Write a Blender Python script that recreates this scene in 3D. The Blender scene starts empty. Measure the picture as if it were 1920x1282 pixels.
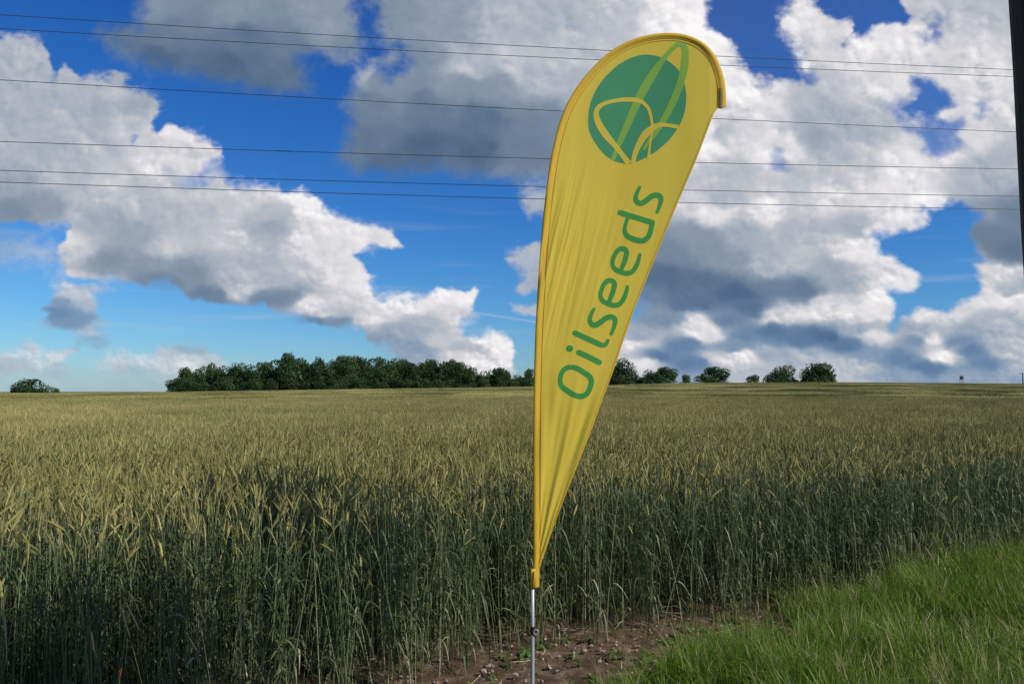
import bpy, bmesh, math, random
import numpy as np
from mathutils import Vector, Matrix, Quaternion, noise as mnoise
R = math.radians
random.seed(7)
SC = bpy.context.scene
COL = SC.collection
EYE = Vector((0, 0, 1.65))
# ---- SKYMOD START (numpy only)
F_PX, CX, CY, W0, H0 = 1557.0, 960.0, 641.0, 1920, 1282
PITCH = math.radians(3.32)
def _sm(t): return t*t*t*(t*(t*6-15)+10)
def vnoise(x, y, seed):
    """gradient noise, about -1..1"""
    rs = np.random.RandomState(seed); g = rs.rand(256, 256).astype(np.float32)*2*np.pi
    GX, GY = np.cos(g), np.sin(g)
    xi = np.floor(x).astype(np.int64); yi = np.floor(y).astype(np.int64)
    fx = (x-xi).astype(np.float32); fy = (y-yi).astype(np.float32); u, v = _sm(fx), _sm(fy)
    def c(i, j):
        a, b = (xi+i) % 256, (yi+j) % 256
        return GX[b, a]*(fx-i)+GY[b, a]*(fy-j)
    return ((c(0, 0)*(1-u)+c(1, 0)*u)*(1-v)+(c(0, 1)*(1-u)+c(1, 1)*u)*v)*1.5
def fbm(x, y, octv, seed, gain=.5):
    s = 0; a = 1; n = 0
    for k in range(octv):
        c, d = math.cos(k*.9), math.sin(k*.9)
        s = s+a*vnoise((x*c-y*d)*2**k+k*17.3, (x*d+y*c)*2**k+k*9.1, seed+k); n += a; a *= gain
    return s/n
def lumps(x, y, seed):
    """rounded heads packed side by side, 0..1"""
    rs = np.random.RandomState(seed); J = rs.rand(2, 256, 256).astype(np.float32); Rr = rs.rand(256, 256).astype(np.float32)
    xi = np.floor(x).astype(np.int64); yi = np.floor(y).astype(np.int64); s = 0
    for i in (-1, 0, 1):
        for j in (-1, 0, 1):
            a, b = (xi+i) % 256, (yi+j) % 256
            d2 = (x-xi-i-J[0, b, a])**2+(y-yi-j-J[1, b, a])**2
            s = s+np.exp(10*(np.maximum(1-d2*1.1, -.4)*(.6+.4*Rr[b, a])))
    return np.log(s)/10
def billow(x, y, octv, seed, gain=.5):
    s = 0; a = 1; n = 0
    for k in range(octv):
        c, d = math.cos(k*.7), math.sin(k*.7)
        s = s+a*(lumps((x*c-y*d)*2**k+k*11.3, (x*d+y*c)*2**k+k*5.1, seed+k)*2-1.1); n += a; a *= gain
    return s/n
# outlines of the clouds, [softness, opacity, points]
CLOUDS = [
 [3, 1, [(-260,70),(0,60),(30,62),(70,68),(90,95),(93,125),(104,140),(118,118),(132,122),(150,140),(185,138),(235,140),(240,155),(275,165),(300,190),(297,215),(285,245),(298,258),(308,240),(325,232),(345,240),(370,250),(380,262),(410,280),(420,310),(422,332),(440,345),(475,345),(520,348),(530,362),(545,362),(565,354),(600,375),(620,395),(640,405),(680,418),(710,422),(735,432),(740,445),(758,465),(735,468),(715,462),(690,470),(660,475),(675,495),(698,520),(700,545),(712,560),(714,600),(710,628),(690,625),(640,615),(600,610),(560,600),(520,585),(500,575),(470,572),(400,570),(360,562),(330,545),(280,535),(230,530),(180,525),(140,520),(120,505),(102,480),(108,460),(125,450),(128,425),(90,425),(60,422),(0,415),(-260,400)]],
 [16, .55, [(-200,440),(0,432),(60,440),(110,455),(130,500),(150,520),(60,500),(0,498),(-200,500)]],
 [14, 1, [(265,-60),(255,40),(185,50),(180,65),(215,110),(280,135),(350,145),(420,165),(480,178),(585,180),(588,150),(572,112),(600,108),(640,125),(672,110),(690,85),(680,40),(668,-60)]],
 [13, 1, [(668,-60),(700,20),(705,80),(730,92),(712,104),(700,112),(728,138),(752,118),(742,90),(790,110),(1200,110),(1345,60),(1318,-60)]],
 [12, 1, [(663,125),(700,112),(728,138),(760,122),(745,95),(790,50),(1200,30),(1200,340),(1010,345),(900,338),(800,322),(770,328),(720,335),(660,320),(628,302),(645,260),(652,225),(638,190),(664,165)]],
 [3, .9, [(975,350),(1060,340),(1060,400),(1005,400),(988,405),(978,380)]],
 [3, .9, [(948,485),(958,470),(985,458),(1060,455),(1060,545),(1003,545),(985,550),(968,545),(975,520),(965,505)]],
 [3, .8, [(955,568),(980,572),(1060,560),(1060,595),(985,588),(962,580)]],
 [2.5, 1, [(690,560),(730,550),(770,548),(785,555),(800,552),(820,540),(850,540),(870,545),(890,538),(897,545),(892,570),(895,590),(885,600),(865,612),(870,630),(900,630),(910,620),(940,622),(960,635),(963,660),(965,690),(972,735),(860,735),(760,690),(715,650),(700,640),(690,640),(685,600)]],
 [4, .85, [(100,525),(120,520),(130,530),(150,535),(180,530),(212,540),(200,548),(180,555),(178,580),(195,610),(205,650),(180,655),(150,640),(130,620),(80,615),(95,590),(75,580),(95,570)]],
 [4, .75, [(20,658),(40,640),(60,636),(80,650),(88,665),(120,655),(145,645),(148,655),(118,672),(134,690),(130,715),(40,700),(0,712),(-200,700),(-200,668),(0,664)]],
 [4, .75, [(180,680),(210,660),(230,655),(250,668),(285,662),(300,645),(320,650),(350,642),(385,650),(392,660),(430,680),(420,700),(300,712),(200,702)]],
 [30, .45, [(-260,690),(150,690),(420,695),(720,700),(990,715),(990,760),(-260,760)]],
 [3, 1, [(1000,-60),(2300,-60),(2300,760),(1110,760),(1100,640),(1190,600),(1200,560),(1100,500),(1100,60)]],
]
HOLES = [
 [3, .97, [(1325,-60),(1322,10),(1332,48),(1352,62),(1370,88),(1385,125),(1415,143),(1452,150),(1500,158),(1512,145),(1482,95),(1458,58),(1470,20),(1482,-10),(1484,-60)]],
 [2.5, .97, [(1528,-40),(1530,12),(1545,30),(1562,42),(1594,44),(1592,68),(1580,84),(1612,60),(1628,66),(1655,48),(1702,46),(1716,34),(1700,8),(1672,-40)]],
 [4, .95, [(1705,140),(1742,146),(1788,180),(1792,200),(1765,205),(1750,222),(1722,216),(1682,206),(1712,184)]],
 [5, .85, [(1700,240),(1745,228),(1800,222),(1812,242),(1792,262),(1752,290),(1728,284),(1722,262)]],
 [4, .8, [(1824,212),(1838,208),(1848,216),(1838,228),(1826,226)]], [4, .8, [(1744,48),(1760,44),(1770,60),(1752,76),(1745,64)]],
 [6, .7, [(1445,305),(1462,300),(1475,312),(1462,322),(1448,318)]], [4, .6, [(1512,145),(1530,140),(1530,160),(1512,160)]],
 [3, 1, [(1795,372),(1804,373),(1835,404),(1827,446),(1835,473),(1850,492),(1827,500),(1835,520),(1843,546),(1835,556),(1793,573),(1781,589),(1727,581),(1696,597),(1677,624),(1665,612),(1673,581),(1669,546),(1708,546),(1723,520),(1685,496),(1673,477),(1646,469),(1642,446),(1731,419),(1740,392),(1781,377)]],
 [3, .8, [(243,262),(258,256),(262,266),(250,272)]], [5, .6, [(330,326),(352,330),(392,344),(350,342),(334,338)]], [4, .6, [(384,308),(396,306),(402,316),(390,318)]],
 [5, .8, [(668,16),(680,20),(692,50),(690,62),(676,54)]],
]
SHADE = [(30,90,165),(70,110,165),(60,170,160),(150,170,165),(220,180,165),(60,230,160),(180,210,155),(250,200,150),(150,230,165),(240,240,180),(330,250,205),(280,270,190),(380,290,195),(50,280,165),(130,290,160),(200,280,170),(280,300,195),(120,330,170),(200,340,185),(30,350,145),(30,390,120),(90,390,135),(150,380,165),(250,380,170),(350,350,185),(420,380,185),(470,370,190),(560,370,222),(595,388,218),(520,400,170),(380,400,170),(300,400,165),(200,420,150),(130,455,195),(145,475,180),(250,440,145),(330,460,180),(430,450,185),(510,430,145),(580,440,200),(650,430,208),(720,450,205),(200,490,125),(280,500,130),(350,510,125),(430,500,165),(500,490,165),(580,480,195),(640,500,205),(690,540,212),(300,530,112),(400,555,108),(450,545,180),(540,560,118),(575,570,200),(610,590,185),(590,600,100),(640,602,120),(650,560,190),(690,600,200),(560,500,180),(520,520,165),(500,560,115),
 (300,20,120),(450,20,125),(600,20,130),(220,60,95),(300,70,100),(450,80,95),(550,90,100),(300,110,80),(430,120,80),(560,140,88),(480,160,88),(400,150,85),(620,60,132),(650,90,120),(625,30,130),(730,40,125),(850,40,135),(950,30,165),(1050,30,160),(1150,30,175),(1250,20,215),(1310,60,232),(720,160,122),(683,135,160),(780,120,120),(880,130,172),(960,110,178),(1050,100,175),(930,165,130),(870,160,125),(1030,160,165),(700,200,105),(800,210,98),(900,220,90),(1000,220,110),(700,260,95),(800,280,82),(900,290,82),(1000,290,105),(720,310,82),(850,315,92),(960,330,110),(650,300,100),
 (985,480,170),(975,520,160),(985,580,175),(1000,370,160),(740,570,208),(780,570,210),(850,555,220),(885,560,220),(800,600,165),(830,590,190),(760,620,150),(720,640,135),(870,600,195),(825,640,182),(780,650,135),(880,650,165),(920,640,218),(950,660,222),(930,690,205),(860,670,195),(800,670,145),(740,660,140),
 (120,532,195),(150,552,185),(190,540,175),(170,570,168),(110,570,130),(100,590,110),(140,600,122),(180,620,165),(185,640,130),(60,645,180),(50,665,190),(90,675,198),(40,690,170),(220,670,190),(260,680,198),(300,660,180),(250,700,160),(350,655,150),(360,680,195),(400,680,178),(120,690,160),(0,700,165),(600,720,170),(900,725,175),
 (1400,165,222),(1440,190,205),(1370,220,190),(1350,250,160),(1335,245,225),(1320,280,220),(1340,330,170),(1400,260,195),(1430,290,210),(1470,280,205),(1500,180,172),(1520,220,152),(1540,260,148),(1570,290,165),(1480,40,208),(1520,70,198),(1500,100,198),(1570,90,192),(1625,75,212),(1690,60,212),(1600,110,205),(1680,100,200),(1560,150,178),(1620,150,195),(1690,180,205),(1650,220,170),(1600,240,160),(1750,20,172),(1850,30,172),(1780,100,192),(1850,100,195),(1850,180,195),(1830,250,195),(1700,310,210),(1760,300,195),(1840,330,160),(1880,320,162),(1600,320,185),(1500,330,175),(1400,320,175),(1350,370,165),(1300,385,190),(1335,400,205),(1440,400,208),(1500,390,180),(1550,370,198),(1650,370,205),(1720,380,212),(1300,440,128),(1400,440,155),(1500,430,165),(1600,430,160),(1250,470,112),(1350,480,128),(1450,490,160),(1480,492,178),(1600,475,205),(1640,462,212),(1560,505,150),(1450,540,105),(1300,530,90),(1250,520,88),(1380,550,80),(1500,545,100),(1590,535,150),(1560,565,190),(1640,520,188),(1700,520,212),(1680,530,205),(1660,560,225),(1300,570,88),(1400,580,90),(1460,593,195),(1520,588,208),(1600,580,205),(1650,590,208),(1360,600,108),(1250,600,120),(1310,605,205),(1322,625,208),(1200,630,148),(1280,650,108),(1230,670,100),(1300,680,105),(1190,640,200),(1205,680,208),(1160,660,180),(1450,620,95),(1550,630,88),(1500,640,100),(1590,645,100),(1380,650,125),(1400,630,110),(1640,635,200),(1600,620,150),(1350,672,195),(1400,668,205),(1440,665,150),(1500,670,160),(1550,690,178),(1600,685,170),(1630,665,130),(1690,670,108),(1740,690,100),(1700,615,150),(1735,590,200),(1720,640,122),(1750,640,210),(1768,665,215),(1790,590,195),(1850,565,208),(1900,558,212),(1820,620,145),(1790,640,120),(1850,600,165),(1880,640,165),(1820,660,108),(1850,685,112),(1900,660,175),(1900,695,158),(1860,440,105),(1890,400,108),(1900,470,95),(1860,400,130),(1880,515,195),(1850,525,190),(1900,540,160),(1800,710,138),(1900,712,142),(1700,708,140),(1550,708,178),(1450,705,168),(1400,712,172),(1100,300,110),(1100,550,110)]
def poly_mask(X, Y, P):
    """signed distance (px) to a polygon, + inside"""
    P = np.array(P, np.float32); Q = np.roll(P, -1, 0)
    d2 = np.full(X.shape, 1e12, np.float32); ins = np.zeros(X.shape, bool)
    for (ax, ay), (bx, by) in zip(P, Q):
        ex, ey = bx-ax, by-ay; t = np.clip(((X-ax)*ex+(Y-ay)*ey)/(ex*ex+ey*ey+1e-9), 0, 1)
        d2 = np.minimum(d2, (X-ax-t*ex)**2+(Y-ay-t*ey)**2)
        if ay != by: ins ^= ((ay > Y) != (by > Y)) & (X < ex*(Y-ay)/ey+ax)
    return np.where(ins, 1, -1)*np.sqrt(d2)
def sstep(a, b, x):
    t = np.clip((x-a)/(b-a), 0, 1); return t*t*(3-2*t)
def placed(X, Y):
    """cloud opacity and brightness (0..255) over the part of the sky seen from the field edge"""
    shp = X.shape
    A = np.zeros(shp, np.float32); S = np.ones(shp, np.float32)*.5
    yy = np.clip((Y-100)/600, 0, 1); sc = 1-.45*yy      # clouds look smaller towards the horizon
    wx = fbm(X/60, Y/50, 5, 11, .55); wy = fbm(X/60+40, Y/50+7, 5, 31, .55)
    Wx = X+wx*15*sc; Wy = Y+wy*13*sc
    far = sstep(330, 620, Y)
    def bil(dx, dy):
        qx, qy = X+dx+wx*9, Y+dy+wy*9
        return billow(qx/46, qy/40, 4, 51, .47)*(1-far)+billow(qx/27, qy/22, 4, 61, .47)*far
    b = bil(0, 0)
    f = fbm(X/30, Y/24, 6, 71, .6)
    lo = fbm(X/85+3, Y/60, 3, 81, .5)
    ws = 1+3.2*sstep(-.05, .35, lo)       # where the rim frays out
    wf = fbm(X/13+wx, Y/9+wy, 4, 85, .65)
    for soft, op, P in CLOUDS:
        P0 = np.array(P); m = (X > P0[:, 0].min()-60) & (X < P0[:, 0].max()+60) & (Y > P0[:, 1].min()-60) & (Y < P0[:, 1].max()+60)
        if not m.any(): continue
        d = np.full(shp, -99., np.float32); d[m] = poly_mask(Wx[m], Wy[m], P)
        sf = soft*(ws if soft < 6 else 1)
        if soft < 6: d = d+(b*9+f*8)*sc*(soft/3)**.3+wf*(ws-.6)*5.0*sc
        else: d = d+f*soft*1.6+wf*4
        a = op*sstep(-sf*1.3, sf*2.4, d)**1.2; A = 1-(1-A)*(1-a)
    for soft, op, P in HOLES:
        P0 = np.array(P); m = (X > P0[:, 0].min()-60) & (X < P0[:, 0].max()+60) & (Y > P0[:, 1].min()-60) & (Y < P0[:, 1].max()+60)
        if not m.any(): continue
        d = np.full(shp, -99., np.float32); d[m] = poly_mask(Wx[m], Wy[m], P)
        d = d-(b*6+f*9)*sc+wf*(ws-1)*3*sc
        A = A*(1-op*sstep(-soft*2.2*ws, soft*3.2, d+wf*3))
    num = np.zeros(shp, np.float32); den = np.zeros(shp, np.float32)
    Vx = X+wx*26*sc+f*7; Vy = Y+wy*20*sc+b*4
    for (px, py, l) in SHADE:
        w = 1/(((Vx-px)*(1-.3*far))**2+((Vy-py)*(1.3+.5*far))**2+90.)**2.0; num += w*l; den += w
    L = num/den
    bl = bil(7-3*far, -8+3*far)      # the same heads a little towards the sun
    edge = sstep(.2, .98, A)
    rel = np.clip((b-bl)*1.6, -.5, .6)
    cr = sstep(110, 200, L)
    md = .25+.95*sstep(-.3, .35, lo+.25*wx)
    L = 134+(L-128)*1.04+rel*(3+30*cr)*md+f*(6+15*cr)+wf*(2+5*cr)*(ws-.6)*.5+9*sstep(160, 200, L)+lo*8+5
    return A, L
def wild(az, el):
    """clouds over the rest of the sky, the same kind: broken cumulus with grey bases"""
    r = 1/np.tan(np.radians(np.clip(el, 2.5, 90)+6)); a = np.radians(az)
    x, y = r*np.sin(a)*2.2, r*np.cos(a)*2.2
    n = fbm(x, y, 6, 91, .55); n2 = fbm(x+.13, y-.03, 6, 91, .55)
    A = sstep(-.02, .16, n)*.95
    L = 175-170*np.clip(n-.06, 0, .4)*1.2+(n-n2)*90+fbm(x*3, y*3, 4, 5)*14
    return A, L
CH = np.array([(0,30,45,70),(80,72,96,126),(110,104,124,148),(140,136,150,168),(170,168,177,190),(200,196,198,205),(225,224,222,226),(255,250,248,248)], np.float32)
def cloud_rgb(L, el):
    """display colour of a cloud of that brightness -> linear light; far ones bluer"""
    c = np.stack([np.interp(L, CH[:, 0], CH[:, i]) for i in (1, 2, 3)], -1)
    k = (sstep(9, 1, el)*sstep(190, 110, L))[..., None]
    c = c*(1-k)+np.stack([c[..., 0]*.90, c[..., 1]*1.0, c[..., 2]*1.08], -1)*k
    c = np.clip(c/255, 0, 1)
    return np.where(c < .04045, c/12.92, ((c+.055)/1.055)**2.4)
def sky_layer(az, el):
    a, e = np.radians(az), np.radians(el)
    dx, dy, dz = np.sin(a)*np.cos(e), np.cos(a)*np.cos(e), np.sin(e)
    cp, sp = math.cos(PITCH), math.sin(PITCH)
    zc = dy*cp+dz*sp; yc = dz*cp-dy*sp; zs = np.maximum(zc, .15)
    X = CX+F_PX*dx/zs; Y = CY-F_PX*yc/zs
    X = np.clip(X, -3000, 5000); Y = np.clip(Y, -3000, 5000)
    k = sstep(-230, -40, X)*sstep(2150, 1960, X)*sstep(-230, -40, Y)*(zc > .3)
    A, L = wild(az, el); m = k > 0
    if m.any():
        pa, pl = placed(X[m].astype(np.float32), Y[m].astype(np.float32))
        A[m] = A[m]*(1-k[m])+pa*k[m]; L[m] = L[m]*(1-k[m])+pl*k[m]
    # thin streaks and a vapour trail
    st = sstep(.1, .7, fbm(az/14, el*1.1, 4, 3))*.22*sstep(16, 6, el)*(1-A)
    tr = .35*np.exp(-((Y-(586+(X-890)*.155))/1.7)**2)*sstep(880, 900, X)*sstep(1130, 1040, X)*(zc > .3)*(1-A)
    st = np.maximum(st, tr)
    A2 = A+st; L = np.where(A2 > 1e-4, (A*L+st*205)/np.maximum(A2, 1e-4), L)
    return np.clip(A2, 0, 1), cloud_rgb(L, el)
# ---- SKYMOD END

# ------------------------------------------------------------------ camera
cam = bpy.data.cameras.new('camera'); cam_o = bpy.data.objects.new('camera', cam); COL.objects.link(cam_o)
cam.sensor_width = 36; cam.lens = F_PX/W0*36; cam.clip_start = .05; cam.clip_end = 20000
cam_o.location = EYE; cam_o.rotation_euler = (R(90)+PITCH, 0, 0)
SC.camera = cam_o
# ------------------------------------------------------------------ daylight
SUN = Vector((1.0, -.45, .88)).normalized()
sun = bpy.data.lights.new('sun', 'SUN'); sun_o = bpy.data.objects.new('sun', sun); COL.objects.link(sun_o)
sun.energy = 4.8; sun.angle = R(.55); sun.color = (1, .93, .82)
sun_o.rotation_euler = SUN.to_track_quat('Z', 'Y').to_euler()
SC.view_settings.view_transform = 'Standard'; SC.view_settings.look = 'None'
SC.view_settings.exposure = 0; SC.view_settings.gamma = 1
SC.render.engine = 'CYCLES'; SC.cycles.use_denoising = True
SC.cycles.max_bounces = 6; SC.cycles.diffuse_bounces = 3; SC.cycles.transmission_bounces = 3; SC.cycles.transparent_max_bounces = 4
SKY_STRENGTH = .1
def sky_image(name, a0, a1, e0, e1, ppd):
    w, h = int((a1-a0)*ppd), int((e1-e0)*ppd)
    az, el = np.meshgrid(a0+(np.arange(w)+.5)/ppd, e0+(np.arange(h)+.5)/ppd)
    A, C = sky_layer(az, el)
    im = bpy.data.images.new(name, w, h, alpha=True, float_buffer=True)
    im.colorspace_settings.name = 'Non-Color'; im.alpha_mode = 'CHANNEL_PACKED'
    im.pixels.foreach_set(np.concatenate([C, A[..., None]], -1).astype(np.float32).ravel())
    im.update(); im.pack()
    return im
def build_world():
    w = bpy.data.worlds.new('World'); SC.world = w; w.use_nodes = True
    nt = w.node_tree; N, L = nt.nodes, nt.links; N.clear()
    out = N.new('ShaderNodeOutputWorld'); bg = N.new('ShaderNodeBackground'); bg.inputs[1].default_value = SKY_STRENGTH
    L.new(bg.outputs[0], out.inputs[0])
    sky = N.new('ShaderNodeTexSky'); sky.sky_type = 'NISHITA'; sky.sun_disc = False
    sky.sun_elevation = math.asin(SUN.z); sky.sun_rotation = math.atan2(SUN.x, SUN.y)
    sky.altitude = 100; sky.air_density = 1.0; sky.dust_density = .25; sky.ozone_density = 2.2
    # the photograph's deep blue: each channel of the sky steepened
    ss = N.new('ShaderNodeSeparateColor'); sj = N.new('ShaderNodeCombineColor'); L.new(sky.outputs[0], ss.inputs[0])
    for i, (g, k, sh) in enumerate(SKY_CURVE):
        n1 = N.new('ShaderNodeMath'); n1.operation = 'MULTIPLY'; n1.inputs[1].default_value = SKY_STRENGTH; L.new(ss.outputs[i], n1.inputs[0])
        n2 = N.new('ShaderNodeMath'); n2.operation = 'POWER'; n2.inputs[1].default_value = g; L.new(n1.outputs[0], n2.inputs[0])
        n3 = N.new('ShaderNodeMath'); n3.operation = 'MULTIPLY'; n3.inputs[1].default_value = k/SKY_STRENGTH; L.new(n2.outputs[0], n3.inputs[0])
        n4 = N.new('ShaderNodeMath'); n4.operation = 'MULTIPLY_ADD'; n4.inputs[1].default_value = k*sh; n4.inputs[2].default_value = 1; L.new(n2.outputs[0], n4.inputs[0])
        n5 = N.new('ShaderNodeMath'); n5.operation = 'DIVIDE'; L.new(n3.outputs[0], n5.inputs[0]); L.new(n4.outputs[0], n5.inputs[1]); L.new(n5.outputs[0], sj.inputs[i])
    tc = N.new('ShaderNodeTexCoord'); sp = N.new('ShaderNodeSeparateXYZ'); L.new(tc.outputs['Generated'], sp.inputs[0])
    def m(op, a, b=None, c=None):
        n = N.new('ShaderNodeMath'); n.operation = op
        for i, v in enumerate((a, b, c)):
            if v is None: continue
            if isinstance(v, (int, float)): n.inputs[i].default_value = v
            else: L.new(v, n.inputs[i])
        return n.outputs[0]
    az = m('MULTIPLY', m('ARCTAN2', sp.outputs[0], sp.outputs[1]), 180/math.pi)
    el = m('MULTIPLY', m('ARCSINE', sp.outputs[2]), 180/math.pi)
    def layer(name, a0, a1, e0, e1, ppd):
        im = sky_image(name, a0, a1, e0, e1, ppd)
        cv = N.new('ShaderNodeCombineXYZ')
        L.new(m('DIVIDE', m('SUBTRACT', az, a0), a1-a0), cv.inputs[0])
        L.new(m('DIVIDE', m('SUBTRACT', el, e0), e1-e0), cv.inputs[1])
        t = N.new('ShaderNodeTexImage'); t.image = im; t.interpolation = 'Linear'; t.extension = 'EXTEND'
        L.new(cv.outputs[0], t.inputs[0]); return t
    f, c = layer('cloud_field', -41, 41, -1, 31, 17), layer('cloud_field_wide', -180, 180, -2, 90, 4)
    inside = m('MULTIPLY', m('LESS_THAN', m('ABSOLUTE', az), 40.5), m('LESS_THAN', m('ABSOLUTE', m('SUBTRACT', el, 15)), 15.5))
    mc = N.new('ShaderNodeMix'); mc.data_type = 'RGBA'; L.new(inside, mc.inputs[0]); L.new(c.outputs[0], mc.inputs[6]); L.new(f.outputs[0], mc.inputs[7])
    ma = N.new('ShaderNodeMix'); ma.data_type = 'FLOAT'; L.new(inside, ma.inputs[0]); L.new(c.outputs[1], ma.inputs[2]); L.new(f.outputs[1], ma.inputs[3])
    sc = N.new('ShaderNodeVectorMath'); sc.operation = 'SCALE'; L.new(mc.outputs[2], sc.inputs[0]); sc.inputs[3].default_value = 1/SKY_STRENGTH
    mx = N.new('ShaderNodeMix'); mx.data_type = 'RGBA'; L.new(ma.outputs[0], mx.inputs[0]); L.new(sj.outputs[0], mx.inputs[6]); L.new(sc.outputs[0], mx.inputs[7])
    L.new(mx.outputs[2], bg.inputs[0])
    w.cycles.sampling_method = 'MANUAL'; w.cycles.sample_map_resolution = 512
SKY_CURVE = ((1.75, .62, .4), (1.3, .78, 0), (1.0, 1.08, 0))
build_world()
# ------------------------------------------------------------------ helpers
def tag(o, label=None, cat=None, group=None, kind=None):
    for k, v in (('label', label), ('category', cat), ('group', group), ('kind', kind)):
        if v: o[k] = v
    return o
def empty(name, loc, **kw):
    o = bpy.data.objects.new(name, None); COL.objects.link(o); o.location = loc; o.empty_display_size = .2
    return tag(o, **kw)
def mesh_obj(name, V, Fc, mat, parent=None, link=True, smooth=False, mi=None, tint=None):
    me = bpy.data.meshes.new(name); me.from_pydata([tuple(v) for v in V], [], Fc); me.update()
    for m_ in (mat if isinstance(mat, (list, tuple)) else [mat]): me.materials.append(m_)
    if smooth: me.polygons.foreach_set('use_smooth', [True]*len(me.polygons))
    if mi is not None: me.polygons.foreach_set('material_index', mi)
    if tint is not None:
        a = me.attributes.new('tint', 'FLOAT', 'POINT'); a.data.foreach_set('value', tint)
    o = bpy.data.objects.new(name, me)
    if link: COL.objects.link(o)
    if parent: o.parent = parent
    return o
def ray(px, py):
    """direction of a photo pixel in the world"""
    d = Vector(((px-CX)/F_PX, 1, -(py-CY)/F_PX)); return Matrix.Rotation(PITCH, 3, 'X') @ d
def at(px, py, Y):
    d = ray(px, py); return EYE+d*(Y/d.y)
def tube(pts, rad, n=8, cap=True, flat=None):
    """swept tube; rad one value per point; flat: (sx, sy) squeezes the section"""
    V, Fc = [], []; prev = None
    for i, p in enumerate(pts):
        t = (pts[min(i+1, len(pts)-1)]-pts[max(i-1, 0)]).normalized()
        a = Vector((0, 1, 0)) if abs(t.y) < .9 else Vector((1, 0, 0))
        b = t.cross(a).normalized(); a = b.cross(t).normalized()
        for k in range(n):
            an = 2*math.pi*k/n
            V.append(p+b*math.cos(an)*rad[i]*(flat[0] if flat else 1)+a*math.sin(an)*rad[i]*(flat[1] if flat else 1))
        if i:
            for k in range(n):
                k2 = (k+1) % n; Fc.append(((i-1)*n+k, (i-1)*n+k2, i*n+k2, i*n+k))
    if cap: Fc.append(tuple(range(n-1, -1, -1))); Fc.append(tuple((len(pts)-1)*n+k for k in range(n)))
    return V, Fc
def join(parts):
    V, Fc = [], []
    for v, f in parts:
        o = len(V); V += v; Fc += [tuple(i+o for i in q) for q in f]
    return V, Fc
def box(c, s, taper=1):
    x, y, z = s[0]/2, s[1]/2, s[2]/2; c = Vector(c)
    V = [c+Vector((sx*x*(taper if sz > 0 else 1), sy*y*(taper if sz > 0 else 1), sz*z)) for sz in (-1, 1) for sy in (-1, 1) for sx in (-1, 1)]
    return V, [(0, 2, 3, 1), (4, 5, 7, 6), (0, 1, 5, 4), (2, 6, 7, 3), (0, 4, 6, 2), (1, 3, 7, 5)]
def catmull(P, step):
    P = [Vector(p) for p in P]; out = []
    for i in range(len(P)-1):
        a, b, c, d = P[max(i-1, 0)], P[i], P[i+1], P[min(i+2, len(P)-1)]
        n = max(1, int((c-b).length/step+.5))
        for k in range(n):
            t = k/n; out.append(.5*((2*b)+(c-a)*t+(2*a-5*b+4*c-d)*t*t+(3*b-a-3*c+d)*t**3))
    return out+[P[-1]]
# ------------------------------------------------------------------ materials
def mat(name, build):
    m = bpy.data.materials.new(name); m.use_nodes = True; nt = m.node_tree; nt.nodes.clear()
    out = nt.nodes.new('ShaderNodeOutputMaterial'); build(nt, nt.nodes, nt.links, out); return m
def ramp(N, L, fac, stops):
    r = N.new('ShaderNodeValToRGB'); e = r.color_ramp.elements
    while len(e) < len(stops): e.new(.5)
    for q, (p, c) in zip(e, stops): q.position = p; q.color = (*c, 1)
    L.new(fac, r.inputs[0]); return r.outputs[0]
def plant_mat(name, stops, trans=.25, rough=.6, spec=.25, big=None, objrnd=.35):
    """leaf material: colour by the stalk's own tint, a little by instance; part of the light goes through"""
    def b(nt, N, L, out):
        at_ = N.new('ShaderNodeAttribute'); at_.attribute_name = 'tint'
        oi = N.new('ShaderNodeObjectInfo')
        a = N.new('ShaderNodeMath'); a.operation = 'MULTIPLY_ADD'; a.inputs[1].default_value = objrnd; a.inputs[2].default_value = -objrnd/2; L.new(oi.outputs['Random'], a.inputs[0])
        s = N.new('ShaderNodeMath'); s.operation = 'ADD'; s.use_clamp = True; L.new(at_.outputs['Fac'], s.inputs[0]); L.new(a.outputs[0], s.inputs[1])
        fac = s.outputs[0]
        if big:
            tc = N.new('ShaderNodeNewGeometry'); nz = N.new('ShaderNodeTexNoise'); nz.inputs['Scale'].default_value = big[0]; nz.inputs['Detail'].default_value = 3
            mp = N.new('ShaderNodeMapping'); mp.inputs['Scale'].default_value = (1, .45, 0); L.new(tc.outputs['Position'], mp.inputs[0]); L.new(mp.outputs[0], nz.inputs[0])
            q = N.new('ShaderNodeMath'); q.operation = 'MULTIPLY_ADD'; q.inputs[1].default_value = big[1]; q.inputs[2].default_value = -big[1]/2; L.new(nz.outputs[0], q.inputs[0])
            s2 = N.new('ShaderNodeMath'); s2.operation = 'ADD'; s2.use_clamp = True; L.new(fac, s2.inputs[0]); L.new(q.outputs[0], s2.inputs[1]); fac = s2.outputs[0]
        c = ramp(N, L, fac, stops)
        p = N.new('ShaderNodeBsdfPrincipled'); L.new(c, p.inputs['Base Color']); p.inputs['Roughness'].default_value = rough; p.inputs['Specular IOR Level'].default_value = spec
        t = N.new('ShaderNodeBsdfTranslucent'); L.new(c, t.inputs[0])
        mx = N.new('ShaderNodeMixShader'); mx.inputs[0].default_value = trans; L.new(p.outputs[0], mx.inputs[1]); L.new(t.outputs[0], mx.inputs[2]); L.new(mx.outputs[0], out.inputs[0])
    return mat(name, b)
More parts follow.
